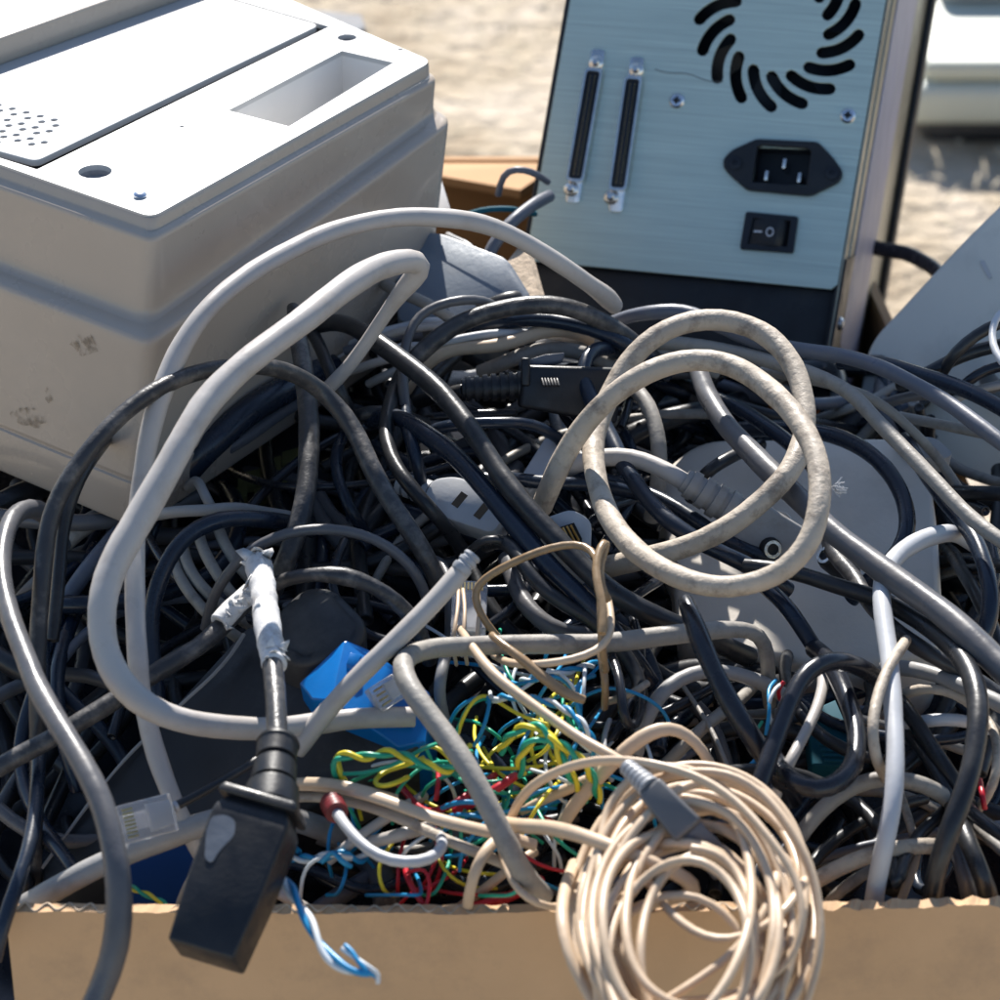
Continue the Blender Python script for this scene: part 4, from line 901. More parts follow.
C('twisted cream and brown wire rising to a small hook', 'brown', 9, [(602, 634, 56), (604, 612, 58), (599, 590, 60), (595, 568, 61), (599, 550, 62), (605, 540, 62), (607, 545, 60), (600, 562, 57), (600, 585, 56), (608, 600, 50)], wob=.1)
C('thin dark brown cable ending in a cut tip above the yellow and green wires', 'brown', 10, [(492, 635, 44, 8), (500, 642, 46, 8), (522, 658, 46), (545, 678, 44, 11), (566, 694, 42, 11), (584, 700, 40, 9)])
C('long thin cream cable running down to the coil', 'beige', 11, [(458, 628, 20, 8), (466, 640, 38, 9), (482, 660, 44), (500, 679, 46), (537, 707, 46), (575, 735, 46), (611, 755, 48), (640, 775, 46), (665, 800, 38), (690, 830, 24)])
C('pale dusty grey cable with a right-angle bend, leaning to the front rim', 'dirtg', 20, [(770, 705, -12, 14), (768, 680, 0, 15), (769, 655, 10, 16), (760, 634, 18, 16), (741, 629, 22, 17), (700, 632, 26), (650, 637, 28), (600, 643, 30), (550, 645, 33), (500, 646, 36), (462, 647, 40), (430, 649, 44), (411, 654, 48, 20), (402, 663, 52, 21), (406, 680, 54, 22), (420, 702, 54, 22), (441, 732, 52, 22), (466, 770, 50, 22), (488, 808, 46, 22), (508, 845, 40, 22), (526, 876, 32, 22), (545, 898, 22, 21)], wob=.06)
C('glossy black cable end leaning over the grey one, right of centre', 'blackg', 21, [(686, 602, 44, 17), (690, 614, 46, 19), (700, 642, 46), (713, 672, 44), (731, 706, 40), (750, 735, 36), (766, 760, 30), (780, 778, 22), (792, 800, 8)])
C('glossy black cable bent in a rounded square loop at right', 'blackg', 19, [(748, 818, 30), (757, 792, 36), (767, 762, 40), (781, 727, 42), (796, 690, 44), (808, 670, 45), (828, 660, 44), (850, 661, 38), (872, 672, 28), (890, 690, 14), (905, 715, 0)], wob=.03)
C('black cable closing the rounded square loop at right', 'blackg', 20, [(815, 650, 6), (832, 663, 16), (846, 690, 26), (855, 718, 30), (857, 742, 32), (852, 765, 34), (838, 782, 36), (815, 789, 37), (794, 782, 36), (779, 766, 32), (770, 745, 20)], wob=.03)
# --- lower right strands
C('pale grey-beige cable arching behind the white hanging cable', 'dirtg', 17, [(778, 870, 0), (797, 840, 10), (822, 808, 16), (848, 788, 19), (880, 778, 20), (912, 781, 18), (935, 791, 14), (952, 806, 4), (968, 832, -12)])
C('dirty beige cable lying above the rim at right', 'dirty', 17, [(790, 898, -4), (815, 879, 6), (850, 862, 12), (880, 852, 14), (912, 847, 14), (940, 846, 8), (965, 850, -4)])
C('thinner beige cable behind the one lying above the rim', 'dirtg', 12, [(815, 918, -10), (832, 897, 0), (850, 882, 4), (872, 868, 4), (895, 858, -4)])
C('thin brown cable hanging behind the white hanging cable', 'dirty', 9, [(896, 780, -6), (904, 805, 2), (912, 832, 4), (918, 855, 2), (908, 880, 0), (898, 908, -8)])
C('thin beige cable curling left of the white hanging cable', 'dirty', 11, [(906, 640, 30), (899, 652, 36, 12), (886, 673, 40), (876, 702, 42), (872, 732, 42), (875, 756, 36), (884, 776, 24), (896, 792, 8)])
C('white cable slipping behind the rounded square loop', 'white', 12, [(822, 668, 10), (821, 685, 16), (814, 712, 20), (801, 742, 22), (788, 765, 24), (776, 792, 18), (768, 818, 4)])
C('pale grey cable running right behind the big black curve', 'grey', 16, [(885, 668, 6), (912, 670, 14), (937, 676, 18), (966, 688, 22), (1000, 704, 26), (1045, 730, 26)])
C('thin beige cable below the pale grey one at right', 'dirty', 11, [(892, 700, 4), (910, 690, 12), (932, 687, 16), (955, 693, 18), (975, 706, 16), (995, 730, 10)])
C('short bright white cable crossing between black cables at right', 'whiter', 13, [(905, 726, 6), (925, 721, 12), (945, 719, 14), (968, 721, 12), (990, 730, 4)])
C('thin beige cable looping at the right edge', 'dirty', 10, [(975, 710, 10), (990, 725, 16), (997, 748, 18), (997, 772, 16), (988, 796, 10), (975, 812, 0)])
C('black cable slanting behind the white hanging cable', 'black', 16, [(888, 690, 4), (905, 706, 12), (925, 735, 14), (944, 765, 14), (960, 790, 10), (972, 815, 2)])
C('narrow black cable beside the slanting one', 'black', 12, [(900, 725, 2), (922, 752, 10), (940, 780, 12), (955, 806, 10), (966, 834, 2)])
C('black cable leaving low at the right edge', 'blackg', 14, [(955, 795, 8), (972, 812, 16), (990, 826, 20), (1015, 842, 22), (1045, 860, 22)])
C('thick black cable dropping to the rim near the right corner', 'black', 19, [(950, 800, 6), (962, 832, 14), (974, 860, 16), (986, 888, 10), (998, 925, -12)])
C('black cable behind the thick one at the right corner', 'dgrey', 17, [(945, 820, -2), (956, 850, 6), (966, 882, 4), (974, 915, -12)])
C('dusty olive-grey cable at the lower right edge', 'dirtg', 12, [(965, 810, -2), (982, 832, 6), (1000, 850, 8), (1030, 875, 8)])
C('grey cable hidden at the lower right behind black ones', 'slate', 15, [(782, 850, -14), (805, 880, -8), (812, 920, -20)])
C('grey-white cable arching right of the beige wires', 'grey', 15, [(636, 755, 2), (642, 730, 8), (652, 708, 12), (667, 688, 14), (690, 675, 14), (715, 671, 12), (745, 676, 8), (775, 690, 0), (800, 712, -12)])
C('pale cable leaning behind the black leaning cable', 'dirtg', 13, [(660, 770, -6), (680, 750, 0), (700, 730, 4), (722, 712, 4), (742, 698, -4), (760, 680, -14)])
C('thin dull wire descending beside the pale leaning cable', 'dirtg', 5, [(682, 685, 0), (700, 712, 4), (714, 735, 6), (726, 762, 6), (738, 790, 0)])
C('dull grey cable under the pale leaning one', 'dgrey', 14, [(690, 700, -14), (710, 722, -10), (722, 750, -12), (730, 780, -20)])
C('black wire drooping in a narrow loop below the beige hook', 'blackg', 10, [(612, 655, 26), (619, 675, 30), (622, 700, 30), (624, 722, 26), (632, 728, 22), (640, 715, 16), (642, 690, 8)])
C('brownish black wire drooping left of the narrow black loop', 'brown', 8, [(600, 648, 34), (604, 668, 34), (606, 690, 30), (604, 708, 20)])
C('thin cream stub ending near the drooping wires', 'dirty', 8, [(606, 702, 12), (622, 698, 18), (637, 690, 20), (648, 682, 20)])
C('white lead rising from the plug on the blue block', 'grey', 12, [(446, 720, 0), (440, 690, 10), (444, 668, 14), (448, 650, 10)])
C('thin white wire left of the pale leaning cable', 'whiter', 6, [(610, 720, 4), (603, 740, 8), (606, 760, 8), (612, 780, 0)])
C('beige cable bowed steeply behind the coil top', 'beige', 15, [(556, 842, 12, 14), (566, 820, 20, 14), (585, 795, 28), (610, 767, 36), (632, 745, 40), (650, 733, 42), (669, 727, 42, 14), (687, 734, 40, 13), (702, 750, 36, 12), (714, 774, 28, 12), (724, 800, 14, 12)], flat=.6)
C('cut beige cable end sticking up left of the coil', 'beige', 12, [(520, 812, 14, 9), (540, 800, 18, 10), (560, 790, 22), (585, 779, 26)])
# --- lower left bundle
C('fat pale grey cable lying above the rim at lower left', 'grey', 24, [(26, 905, -6), (42, 896, 2), (66, 883, 6), (100, 866, 10), (132, 852, 12), (175, 835, 14), (210, 820, 14), (240, 814, 12), (275, 815, 10), (310, 824, 4), (340, 838, -6)])
C('beige cable of the bundle entering the coil, upper strand', 'beige', 14, [(262, 776, 14, 12), (290, 785, 22, 13), (326, 786, 28), (362, 793, 32), (400, 805, 34), (437, 818, 35), (470, 826, 34), (502, 834, 32), (535, 845, 28)], flat=.6)
C('beige cable of the bundle entering the coil, lower strand', 'dirty', 12, [(265, 798, 10), (290, 797, 18), (325, 797, 24), (357, 803, 27), (400, 818, 29), (437, 836, 30), (475, 852, 29), (505, 864, 26), (535, 878, 18)], flat=.65)
C('beige cable of the bundle, topmost flattened strand', 'beige', 12, [(280, 786, 18), (305, 782, 26), (330, 783, 30), (362, 790, 33), (395, 800, 30)], flat=.5)
C('beige strand turning down to the front rim from the bundle', 'beige', 12, [(512, 828, 26), (498, 838, 32), (484, 852, 34), (474, 876, 30), (469, 900, 20), (467, 930, -4)], flat=.6)
C('pale cable running behind the turned down strand', 'beige', 10, [(440, 922, -6), (462, 905, 0), (490, 885, 8), (510, 868, 12), (535, 852, 10)])
C('thin cream cable looping round the foot of the dusty grey one', 'beige', 8, [(500, 842, 28), (505, 862, 30), (513, 882, 31), (528, 899, 31), (550, 908, 28), (572, 905, 20)])
C('white round cable lying over the coil with a hooked end', 'beige', 15, [(496, 822, 28), (514, 826, 38), (551, 828, 50), (585, 836, 58), (619, 849, 62), (652, 862, 62), (678, 874, 60), (694, 886, 58), (692, 896, 54, 13), (672, 901, 48, 12), (645, 907, 40, 12), (622, 915, 28, 12)])
E = empty('patch_cable', pile(390, 850, 20), 'white patch cable with a dark red boot curling above the rim', 'cable')
C('x', 'whiter', 12, [(333, 806, 30), (339, 818, 34), (350, 833, 36), (367, 851, 37), (390, 863, 38), (418, 864, 38), (436, 856, 36), (443, 843, 32), (435, 832, 26), (418, 830, 18)], name='sheath', parent=E)
bm = bmesh.new(); a, b = pile(337, 813, 33), pile(326, 792, 26); d = (b-a).normalized()
pr = []
for i in range(9): pr += [(i*.0010, .0034+.0003*(i % 2)), (i*.0010+.0005, .0034+.0003*(i % 2))]
lathe(bm, a, d, pr, 14); solid('boot', bm, mat('dark_red_rubber', (.16, .012, .016), .45, bump=.2), E, auto=40)
C('white cable crossing under the red booted one', 'white', 11, [(330, 860, 8, 9), (345, 846, 14), (362, 833, 16), (385, 818, 18), (405, 806, 16), (424, 797, 10)])
C('short white cable piece beside the twisted blue wires', 'white', 13, [(372, 842, 14), (392, 838, 20), (412, 832, 22), (432, 828, 16)])
C('slate cable leaning against the inside of the rim', 'slate', 19, [(300, 925, -30), (322, 907, -16), (350, 890, -12), (378, 874, -14), (400, 862, -26)])
C('broad grey cable standing behind the rim', 'dgrey', 28, [(360, 850, -22), (374, 868, -14), (384, 890, -12), (387, 912, -16), (388, 945, -40)])
C('pale cable end showing right of the front black plug', 'white', 13, [(262, 880, -8), (278, 892, 0), (298, 904, 2), (322, 920, -10)])
C('beige cable stub behind the front black plug', 'dirty', 15, [(203, 862, 0), (195, 878, 2), (186, 896, 0), (180, 918, -14)])
C('green cable arching behind the white loop near the back flap', 'teal', 6, [(455, 222, 0), (470, 213, 6), (490, 209, 8), (512, 209, 8), (535, 214, 0)])
C('dark cable hooked over the back rim', 'slate', 7, [(498, 195, 0), (502, 175, 10), (515, 169, 14), (532, 172, 12), (548, 182, 4)])
C('slate cable rising beside the aluminium case at its left', 'slate', 13, [(470, 300, -8), (482, 270, 0), (493, 245, 6), (508, 225, 10), (528, 208, 10), (548, 196, 4)])
C('thin silver wire loops left of the slate cable near the back', 'grey', 6, [(448, 235, 4), (458, 240, 10), (470, 244, 12), (476, 255, 12), (468, 262, 8), (452, 258, 0)])
C('black strap end lying left of the torn cardboard strip', 'black', 12, [(470, 312, 6), (495, 300, 12), (518, 293, 14), (530, 300, 8)], flat=.45)

# background cable on the ground right of the case
V = [on_z(x, y, .30) for x, y in ((868, 246), (885, 250), (905, 253), (922, 261), (938, 272), (950, 290))]
bm = bmesh.new(); tube_bm(bm, spline(V, .01), .0033, 12); tag(from_bm('cable', bm, M['blackg'], smooth=True), 'black cable bridging from the case side to the grey housing', 'cable')

# ---------------------------------------------------------------- the beige coil hanging over the rim
def coil():
    rnd = random.Random(21)
    root = empty('cable_coil', pile(690, 870, 20), 'beige thin cable wound in many loops and hanging over the front rim', 'coiled cable')
    pts = []; turns = 20
    for t in range(turns):
        f = rnd.random()
        rx = rnd.uniform(56, 126); ry = (58+rx*.70)*rnd.uniform(.9, 1.1); cx = 692+rnd.uniform(-16, 16); cy = rnd.uniform(884, 962); rot = rnd.uniform(-.35, .35)
        hh = 22+44*(1-(rx-56)/70)*.6+rnd.uniform(0, 22)
        pts.append((rx, ry, cx, cy, rot, hh))
    pts.append(pts[-1])
    out = []; steps = 14
    for t in range(turns):
        a, b = pts[t], pts[t+1]
        for s in range(steps):
            k = s/steps; k2 = k*k*(3-2*k)
            q = [a[i]*(1-k2)+b[i]*k2 for i in range(6)]
            ang = 2*PI*k+2.2; x = q[0]*math.cos(ang)*(1.0 if math.cos(ang) > 0 else 1.02); y = -q[1]*math.sin(ang)
            wv = 1+.07*noise.noise(Vector((ang*.9+t*7.3, t*1.7, 0))); x *= wv; y *= wv
            c, s_ = math.cos(q[4]), math.sin(q[4])
            px, py = q[2]+x*c-y*s_, q[3]+x*s_+y*c
            h = q[5] + 6*math.sin(ang*1.0+t)
            out.append((px, py, h + (16 if py > 905 else 10)))
    path, rad = px_path(out, 10, .003)
    # keep hanging turns outside the front panel
    for p in path:
        if p.z < .312 and p.y > -.008: p.y = -.008-.002*rnd.random()
    path = smooth(path, 2)
    bm = bmesh.new(); tube_bm(bm, path, rad, 10, wob=.03); bmesh.ops.recalc_face_normals(bm, faces=bm.faces)
    from_bm('winding', bm, M['beige'], root, smooth=True)
    for nm, w_, pp in (('outer_turn', 10, [(505, 835, 22), (512, 816, 32), (526, 792, 44), (550, 775, 54), (582, 763, 62), (613, 760, 66), (650, 764, 70), (694, 776, 72), (736, 802, 74), (771, 842, 76), (795, 878, 74), (803, 915, 72), (797, 949, 68), (778, 973, 64), (745, 990, 60), (700, 1000, 56), (650, 1003, 50), (610, 1010, 44)]),
                       ('outer_turn', 12, [(608, 850, 30), (617, 815, 46), (634, 790, 58), (660, 778, 64), (690, 773, 68), (728, 776, 70), (762, 795, 70), (790, 828, 70), (810, 864, 68), (820, 905, 64), (821, 949, 60), (811, 990, 54), (795, 1030, 46)]),
                       ('outer_turn', 14, [(632, 890, 44), (620, 905, 56), (614, 930, 62), (616, 958, 62), (628, 985, 58), (648, 1015, 52)]),
                       ('outer_turn', 15, [(603, 850, 40), (601, 880, 56), (598, 910, 62), (596, 940, 62), (600, 975, 58), (604, 1015, 52)]),
                       ('outer_turn', 12, [(640, 850, 52), (660, 842, 62), (690, 842, 66), (720, 852, 66), (745, 872, 64), (768, 905, 60), (785, 940, 56)]),
                       ('loose_turn', 10, [(636, 858, 44), (650, 885, 58), (672, 915, 62), (704, 938, 62), (742, 938, 64), (780, 915, 66), (806, 880, 62)]),
                       ('loose_turn', 10, [(632, 1022, 56), (662, 1003, 60), (700, 978, 62), (735, 950, 64), (762, 915, 66), (776, 880, 64), (778, 850, 58)]),
                       ('loose_turn', 9, [(610, 930, 60), (640, 905, 62), (680, 893, 64), (715, 905, 64), (742, 935, 62), (760, 975, 58), (768, 1020, 54)]),
                       ('outer_turn', 13, [(575, 865, 34), (565, 895, 50), (562, 920, 56), (567, 950, 56), (580, 980, 54), (598, 1012, 50)])):
        C('x', 'beige', w_, pp, name=nm, parent=root, flat=.75)
coil()
# connectors lying in the coil
def conn(root, a, b, prof, m, up=None, sides=4):
    pass
def box_between(name, a, b, w0, w1, t, m, parent, bevel=.0006, upv=None, taper=None):
    """tapered block from a to b: widths w0/w1 (m), thickness t"""
    d = (b-a).normalized(); nv = (upv or (CAM-(a+b)/2)).copy(); nv = (nv-d*nv.dot(d)).normalized(); s = d.cross(nv)
    bm = bmesh.new()
    def ring(p, w_, h_): return [p+s*w_/2+nv*h_/2, p-s*w_/2+nv*h_/2, p-s*w_/2-nv*h_/2, p+s*w_/2-nv*h_/2]
    t1 = t if taper is None else taper
    prism(bm, ring(a, w0, t), ring(b, w1, t1))
    return solid(name, bm, M[m] if isinstance(m, str) else m, parent, bevel=bevel, seg=3)
def strain(name, a, b, r0, r1, n, m, parent, gap=.35):
    d = (b-a); L_ = d.length; pr = []; 
    for i in range(n):
        t = i/n; r = r0+(r1-r0)*t; s = L_/n
        pr += [(t*L_, r*.8), (t*L_+s*gap, r*.8), (t*L_+s*gap, r), (t*L_+s, r)]
    bm = bmesh.new(); lathe(bm, a, d, pr, 16); return solid(name, bm, M[m], parent, auto=30)
E = empty('usb_connector', pile(670, 800, 66), 'grey moulded plug with ribbed neck lying across the beige coil', 'plug')
a, b = pile(650, 788, 70), pile(742, 880, 60)
strain('strain_relief', pile(626, 766, 68), a, .0026, .0036, 6, 'greypl', E)
box_between('plug_body', a, pile(690, 832, 66), .0080, .0098, .006, mat('grey_plug', (.13, .13, .135), .45, var=.1, bump=.1), E, .0012)
box_between('metal_shell', pile(688, 830, 65), pile(724, 868, 54), .0084, .0084, .0044, 'slate', E, .0004)

# ---------------------------------------------------------------- front black power plug
E = empty('power_lead', pile(255, 840, 60), 'black power lead with torn white sleeve, its square plug hanging over the front rim', 'power lead')
C('x', 'scuff', 21, [(254, 548, 26, 14), (259, 562, 40, 16), (264, 590, 48, 18), (268, 625, 52), (272, 665, 56), (276, 705, 58), (278, 745, 60)], name='cord', parent=E)
bm = bmesh.new(); p_, r_ = px_path([(257, 563, 41), (261, 585, 47.5), (266, 612, 51), (271, 640, 54), (275, 664, 56)], 27, .0015)
r_ = [r*(1+.10*noise.noise(Vector((i*.4, 1, 2)))) for i, r in enumerate(r_)]
tube_bm(bm, p_, r_, 20, wob=.12, round_end=False); torn(bm, p_, r_[0], 9); from_bm('torn_sleeve', bm, M['tape'], E, smooth=True)
a, b = pile(278, 742, 60), pile(270, 812, 60)
d = (b-a); L_ = d.length
bm = bmesh.new(); lathe(bm, a, d, [(0, .0062), (.0012, .0066), (.0016, .0062), (L_*.26, .0060), (L_*.27, .0050), (L_*.33, .0050), (L_*.34, .0064), (L_*.60, .0068), (L_*.61, .0054), (L_*.67, .0054), (L_*.68, .0078), (L_*.92, .0084), (L_, .0084)], 18); solid('strain_relief', bm, M['rubber'], E, auto=35)
# body
A0, B0 = pile(260, 815, 62), pile(208, 952, 46)
dd = (B0-A0).normalized(); nv = (CAM-A0); nv = (nv-dd*nv.dot(dd)).normalized(); nv = (nv+dd.cross(nv)*.30).normalized(); ss = dd.cross(nv).normalized()
LL = (B0-A0).length
def ring(t, w_, h_): 
    p = A0+dd*(LL*t); return [p+ss*w_+nv*h_, p-ss*w_+nv*h_, p-ss*w_-nv*h_, p+ss*w_-nv*h_]
bm = bmesh.new(); rg = [ring(-.06, .0085, .0062), ring(.05, .0112, .0085), ring(.12, .0116, .0088), ring(.6, .0112, .0086), ring(1.04, .0100, .0082)]
V = [[bm.verts.new(p) for p in r] for r in rg]
for i in range(4):
    for k in range(4): bm.faces.new((V[i][k], V[i][(k+1) % 4], V[i+1][(k+1) % 4], V[i+1][k]))
bm.faces.new(V[0][::-1]); bm.faces.new(V[-1]); solid('plug_body', bm, M['rubber'], E, bevel=.0011, seg=3)
bm = bmesh.new(); V = [ring(-.11, .0112, .0086), ring(-.03, .0122, .0094)]; prism(bm, V[0], V[1]); solid('collar', bm, M['rubber'], E, bevel=.0012, seg=3)
# pale label scrap stuck to the left flank
bm = bmesh.new(); f = lambda t, u: A0+dd*(LL*t)+nv*(.0088)+ss*u
q = [f(.14, .0035), f(.12, .0070), f(.16, .0106), f(.27, .0104), f(.36, .0092), f(.45, .0080), f(.47, .0056), f(.36, .0046), f(.24, .0022)]
q = rounded(q, .0015, 3); prism(bm, [p+nv*.0002 for p in q], [p-nv*.0003 for p in q]); 
o = solid('worn_patch', bm, mat('worn_grey', (.17, .18, .2), .45, var=.2, vscale=90, bump=.3), E)
print('plug sides', ss, nv)

# other plugs ----------------------------------------------------------
E = empty('power_plug', pile(540, 385, 14), 'black moulded power plug lying level with a ribbed neck, below the aluminium case', 'plug')
C('x', 'black', 15, [(418, 402, 0), (440, 396, 8), (464, 391, 14)], name='cord', parent=E)
strain('strain_relief', pile(462, 389, 18), pile(522, 386, 18), .0044, .0056, 7, 'rubber', E, .45)
box_between('plug_body', pile(520, 386, 18), pile(618, 396, 14), .0150, .0200, .014, 'rubber', E, .0016)
box_between('finger_ridge', pile(521, 372, 26), pile(530, 372, 26), .010, .010, .004, 'rubber', E, .0008)
bm = bmesh.new()
for i in range(6):
    a = pile(542+i*3, 379, 27.5); b = pile(544+i*3, 386, 27.5); tube_bm(bm, [a, a.lerp(b, .5), b], .0006, 5)
from_bm('grip_ribs', bm, M['rubber'], E, smooth=True)
slab('black_shard', 'thin glossy dark plastic sliver lying above the level black plug', 'plastic piece', [pile(518, 362, 26), pile(545, 354, 28), pile(565, 352, 28), pile(562, 360, 26), pile(530, 368, 24)], .002, 'slate', .0005)

E = empty('inline_socket', pile(468, 510, 14), 'light grey inline power socket with two dark slots, in the middle of the black cables', 'socket')
a, b = pile(430, 494, 12), pile(508, 522, 12)
d = (b-a).normalized(); nv = (Vector((-.25, -.55, .8))); nv = (nv-d*nv.dot(d)).normalized(); s = d.cross(nv).normalized()
if s.dot(UP) < 0: s = -s
bm = bmesh.new(); hw = .0078; L_ = (b-a).length
out = [a-s*.004, a+d*L_*.24-s*hw, a+d*L_*.95-s*hw*.95, a+d*L_+s*0, a+d*L_*.92+s*hw, a+d*L_*.24+s*hw, a+s*.004]
pts = rounded(out, .003, 4); prism(bm, [p+nv*.005 for p in pts], [p-nv*.007 for p in pts]); bd = solid('socket_body', bm, M['greypl'] if False else M['whiter'], E, bevel=.0012)
for t in (.42, .72):
    c = a+d*L_*t+nv*.0052+s*(.000 if t < .5 else -.0012); bm = bmesh.new(); e2 = (d*.25+s).normalized(); e1 = e2.cross(nv).normalized()
    q = [c+e1*.0014+e2*.0028, c-e1*.0014+e2*.0028, c-e1*.0014-e2*.0028, c+e1*.0014-e2*.0028]; prism(bm, q, [p-nv*.0006 for p in q]); solid('slot', bm, M['hole'], bd)
strain('strain_relief', a+d*.001, a-d*.012, .0046, .0036, 4, 'greypl', E)

E = empty('ribbed_lead', pile(640, 470, 14), 'light grey lead with a ribbed moulded neck plugged in behind the ring', 'cable')
C('x', 'white', 18, [(540, 500, -10), (556, 478, 4), (580, 463, 14), (605, 457, 18), (632, 457, 20), (655, 465, 20), (676, 476, 20), (694, 488, 18)], name='sheath', parent=E)
strain('strain_relief', pile(684, 480, 20), pile(745, 519, 10), .0052, .0076, 5, 'grey', E, .4)
box_between('plug_body', pile(742, 517, 10), pile(790, 550, 0), .016, .018, .012, 'grey', E, .0015)

# white edge connector with gold contacts
E = empty('ribbon_plug', pile(570, 560, 24), 'white plastic plug with a row of gold contacts behind the thin cream wire', 'connector')
q = [pile(538, 520, 26), pile(572, 508, 28), pile(592, 520, 26), pile(590, 566, 18), pile(572, 574, 14), pile(548, 540, 20)]
bm = bmesh.new(); pts = rounded(q, .003, 3); prism(bm, pts, [p+Vector((0, .006, -.010)) for p in pts]); solid('housing', bm, M['whiter'], E, bevel=.0006)
q = [pile(556, 530, 25), pile(574, 524, 26), pile(582, 540, 24), pile(574, 552, 21), pile(563, 546, 22)]
bm = bmesh.new(); prism(bm, [p+Vector((0, -.0004, .0008)) for p in q], [p+Vector((0, 0, -.001)) for p in q]); solid('window', bm, M['hole'], E)
for i in range(4):
    bm = bmesh.new(); a, b = pile(559+i*4, 529-i*1.2, 27), pile(567+i*4, 545-i*1.5, 25); tube_bm(bm, [a, a.lerp(b, .5), b], .0004, 5); from_bm('contact', bm, M['brass'], E)

# clear modular plugs
def modular(label, a, b, w_, t_, cord=None):
    E = empty('modular_plug', (a+b)/2, label, 'plug')
    body = box_between('clear_body', a, b, w_, w_, t_, 'clear', E, .0006)
    d = (b-a).normalized(); nv = (CAM-a); nv = (nv-d*nv.dot(d)).normalized(); s = d.cross(nv)
    for i in range(4 if w_ < .009 else 8):
        n_ = 4 if w_ < .009 else 8
        o = a+s*((i-(n_-1)/2)*w_*.8/n_)+d*.0012+nv*(t_*.5+.0001)
        bm = bmesh.new(); f = Frame(o, s, d, nv); fbox(bm, f, -.0003, .0003, 0, .0032, -.0012, .0001); solid('contact', bm, M['brass'], E)
    box_between('latch', a+d*.002-nv*(t_*.5+.001), b+d*.003-nv*(t_*.5+.003), w_*.4, w_*.4, .0008, 'clear', E, .0002)
    box_between('crimp_block', a.lerp(b, .55)-nv*.0002, b-d*.0006-nv*.0002, w_*.7, w_*.6, t_*.55, 'whiter', E, .0003)
    return E
modular('small clear telephone plug resting on the lower blue block', pile(373, 702, 32), pile(398, 686, 33), .0085, .0055)
e = modular('larger clear network plug on the fat pale grey cable at lower left', pile(118, 826, 36), pile(172, 812, 34), .0115, .0078)
E = empty('thin_lead', pile(210, 790, 30), 'thin black lead with a white tip pointing at the clear network plug', 'cable')
C('x', 'black', 9.5, [(262, 756, 36), (235, 773, 36), (205, 791, 36), (176, 806, 35)], name='sheath', parent=E)
bm = bmesh.new(); a, b = pile(177, 805.5, 35), pile(172, 808, 35); lathe(bm, a, b-a, [(0, .0017), (.0012, .0017), (.0014, .0011)], 12); solid('tip', bm, M['whiter'], E)
modular('clear plug full of bare wire ends below the ringed cut end', pile(470, 588, 16), pile(468, 636, 16), .0115, .0075)
for i, (x0, x1) in enumerate(((458, 452), (463, 463), (478, 476))):
    C('thin cream wire end fanned beside the clear plug below the ringed cut end', 'beige', 4, [(x0, 590, 24), ((x0+x1)/2+2, 612, 27), (x1, 640, 26), (x1+4, 665, 14)], name='wire', cat='wire', group='wire ends at the clear plug')

# ---------------------------------------------------------------- thin coloured wires
def strand(name, m, path, r, parent):
    bm = bmesh.new(); tube_bm(bm, path, r, 7); bmesh.ops.recalc_face_normals(bm, faces=bm.faces)
    return from_bm(name, bm, M[m], parent, smooth=True)
def twisted(label, ma, mb, pts, w=6, pitch=.013):
    path, rad = px_path(pts, w, .0012); r = rad[0]*.95
    E = empty('twisted_wires', path[0], label, 'wires')
    up = Vector((0, -.5, .85)); s = 0; A, B = [], []
    for i, p in enumerate(path):
        t = (path[min(i+1, len(path)-1)]-path[max(0, i-1)]).normalized(); a = t.cross(up); a = a.normalized() if a.length > .1 else RT; b = t.cross(a)
        if i: s += (p-path[i-1]).length
        ph = 2*PI*s/pitch; o = (a*math.cos(ph)+b*math.sin(ph))*r*.95
        A.append(p+o); B.append(p-o)
    strand('wire', ma, A, r, E); strand('wire', mb, B, r, E); return E
twisted('green and yellow twisted wires lying at the left of the coloured tangle', 'green', 'yellow', [(345, 785, 26), (337, 772, 32), (335, 759, 36), (346, 755, 38), (370, 757, 38), (390, 752, 38), (410, 758, 38), (426, 764, 38), (448, 770, 36), (462, 762, 32), (470, 748, 26)])
twisted('green and yellow twisted wires bowing over the middle of the tangle', 'green', 'yellow', [(500, 752, 30), (508, 738, 38), (524, 727, 44), (540, 728, 46), (553, 742, 44), (562, 762, 40), (575, 782, 32), (588, 800, 22)])
twisted('green and yellow twisted wires forming the inner bow', 'yellow', 'green', [(522, 775, 28), (520, 760, 36), (527, 746, 42), (542, 738, 44), (560, 744, 44), (578, 758, 42), (592, 776, 36), (600, 800, 26)])
twisted('blue and white twisted wires dangling in front of the cardboard rim', 'wwire', 'blue', [(296, 852, 8), (283, 850, 24), (280, 866, 40), (290, 888, 48), (306, 916, 50), (317, 937, 50), (330, 957, 50), (348, 970, 50), (366, 973, 50), (372, 971, 49)], w=7, pitch=.03)
twisted('short hooked blue and white wire end on the cardboard front', 'wwire', 'blue', [(343, 947, 52), (352, 954, 52), (361, 964, 52), (370, 972, 51), (377, 975, 49), (378, 983, 47)], w=5, pitch=.02)
twisted('blue and white twisted wires falling right of the green bows', 'blue', 'wwire', [(488, 700, 28), (510, 697, 36), (540, 700, 40), (565, 709, 42), (582, 724, 42), (592, 742, 38), (596, 770, 28)], w=5)
twisted('blue and white twisted wires in shade above the left rim', 'blue', 'wwire', [(268, 850, 0), (290, 857, 8), (315, 858, 12), (340, 853, 14), (358, 860, 10), (375, 850, 8), (392, 845, 4)], w=6)
twisted('blue and white wires knotted between the dark brown cable and the ring', 'blue', 'wwire', [(520, 682, 18), (540, 676, 26), (560, 672, 28), (580, 668, 26), (598, 662, 18)], w=5)
twisted('green and yellow twisted wires over the navy box at lower left', 'green', 'yellow', [(118, 880, 2), (135, 889, 4), (150, 896, 6), (166, 905, 6), (163, 916, 4)], w=4)
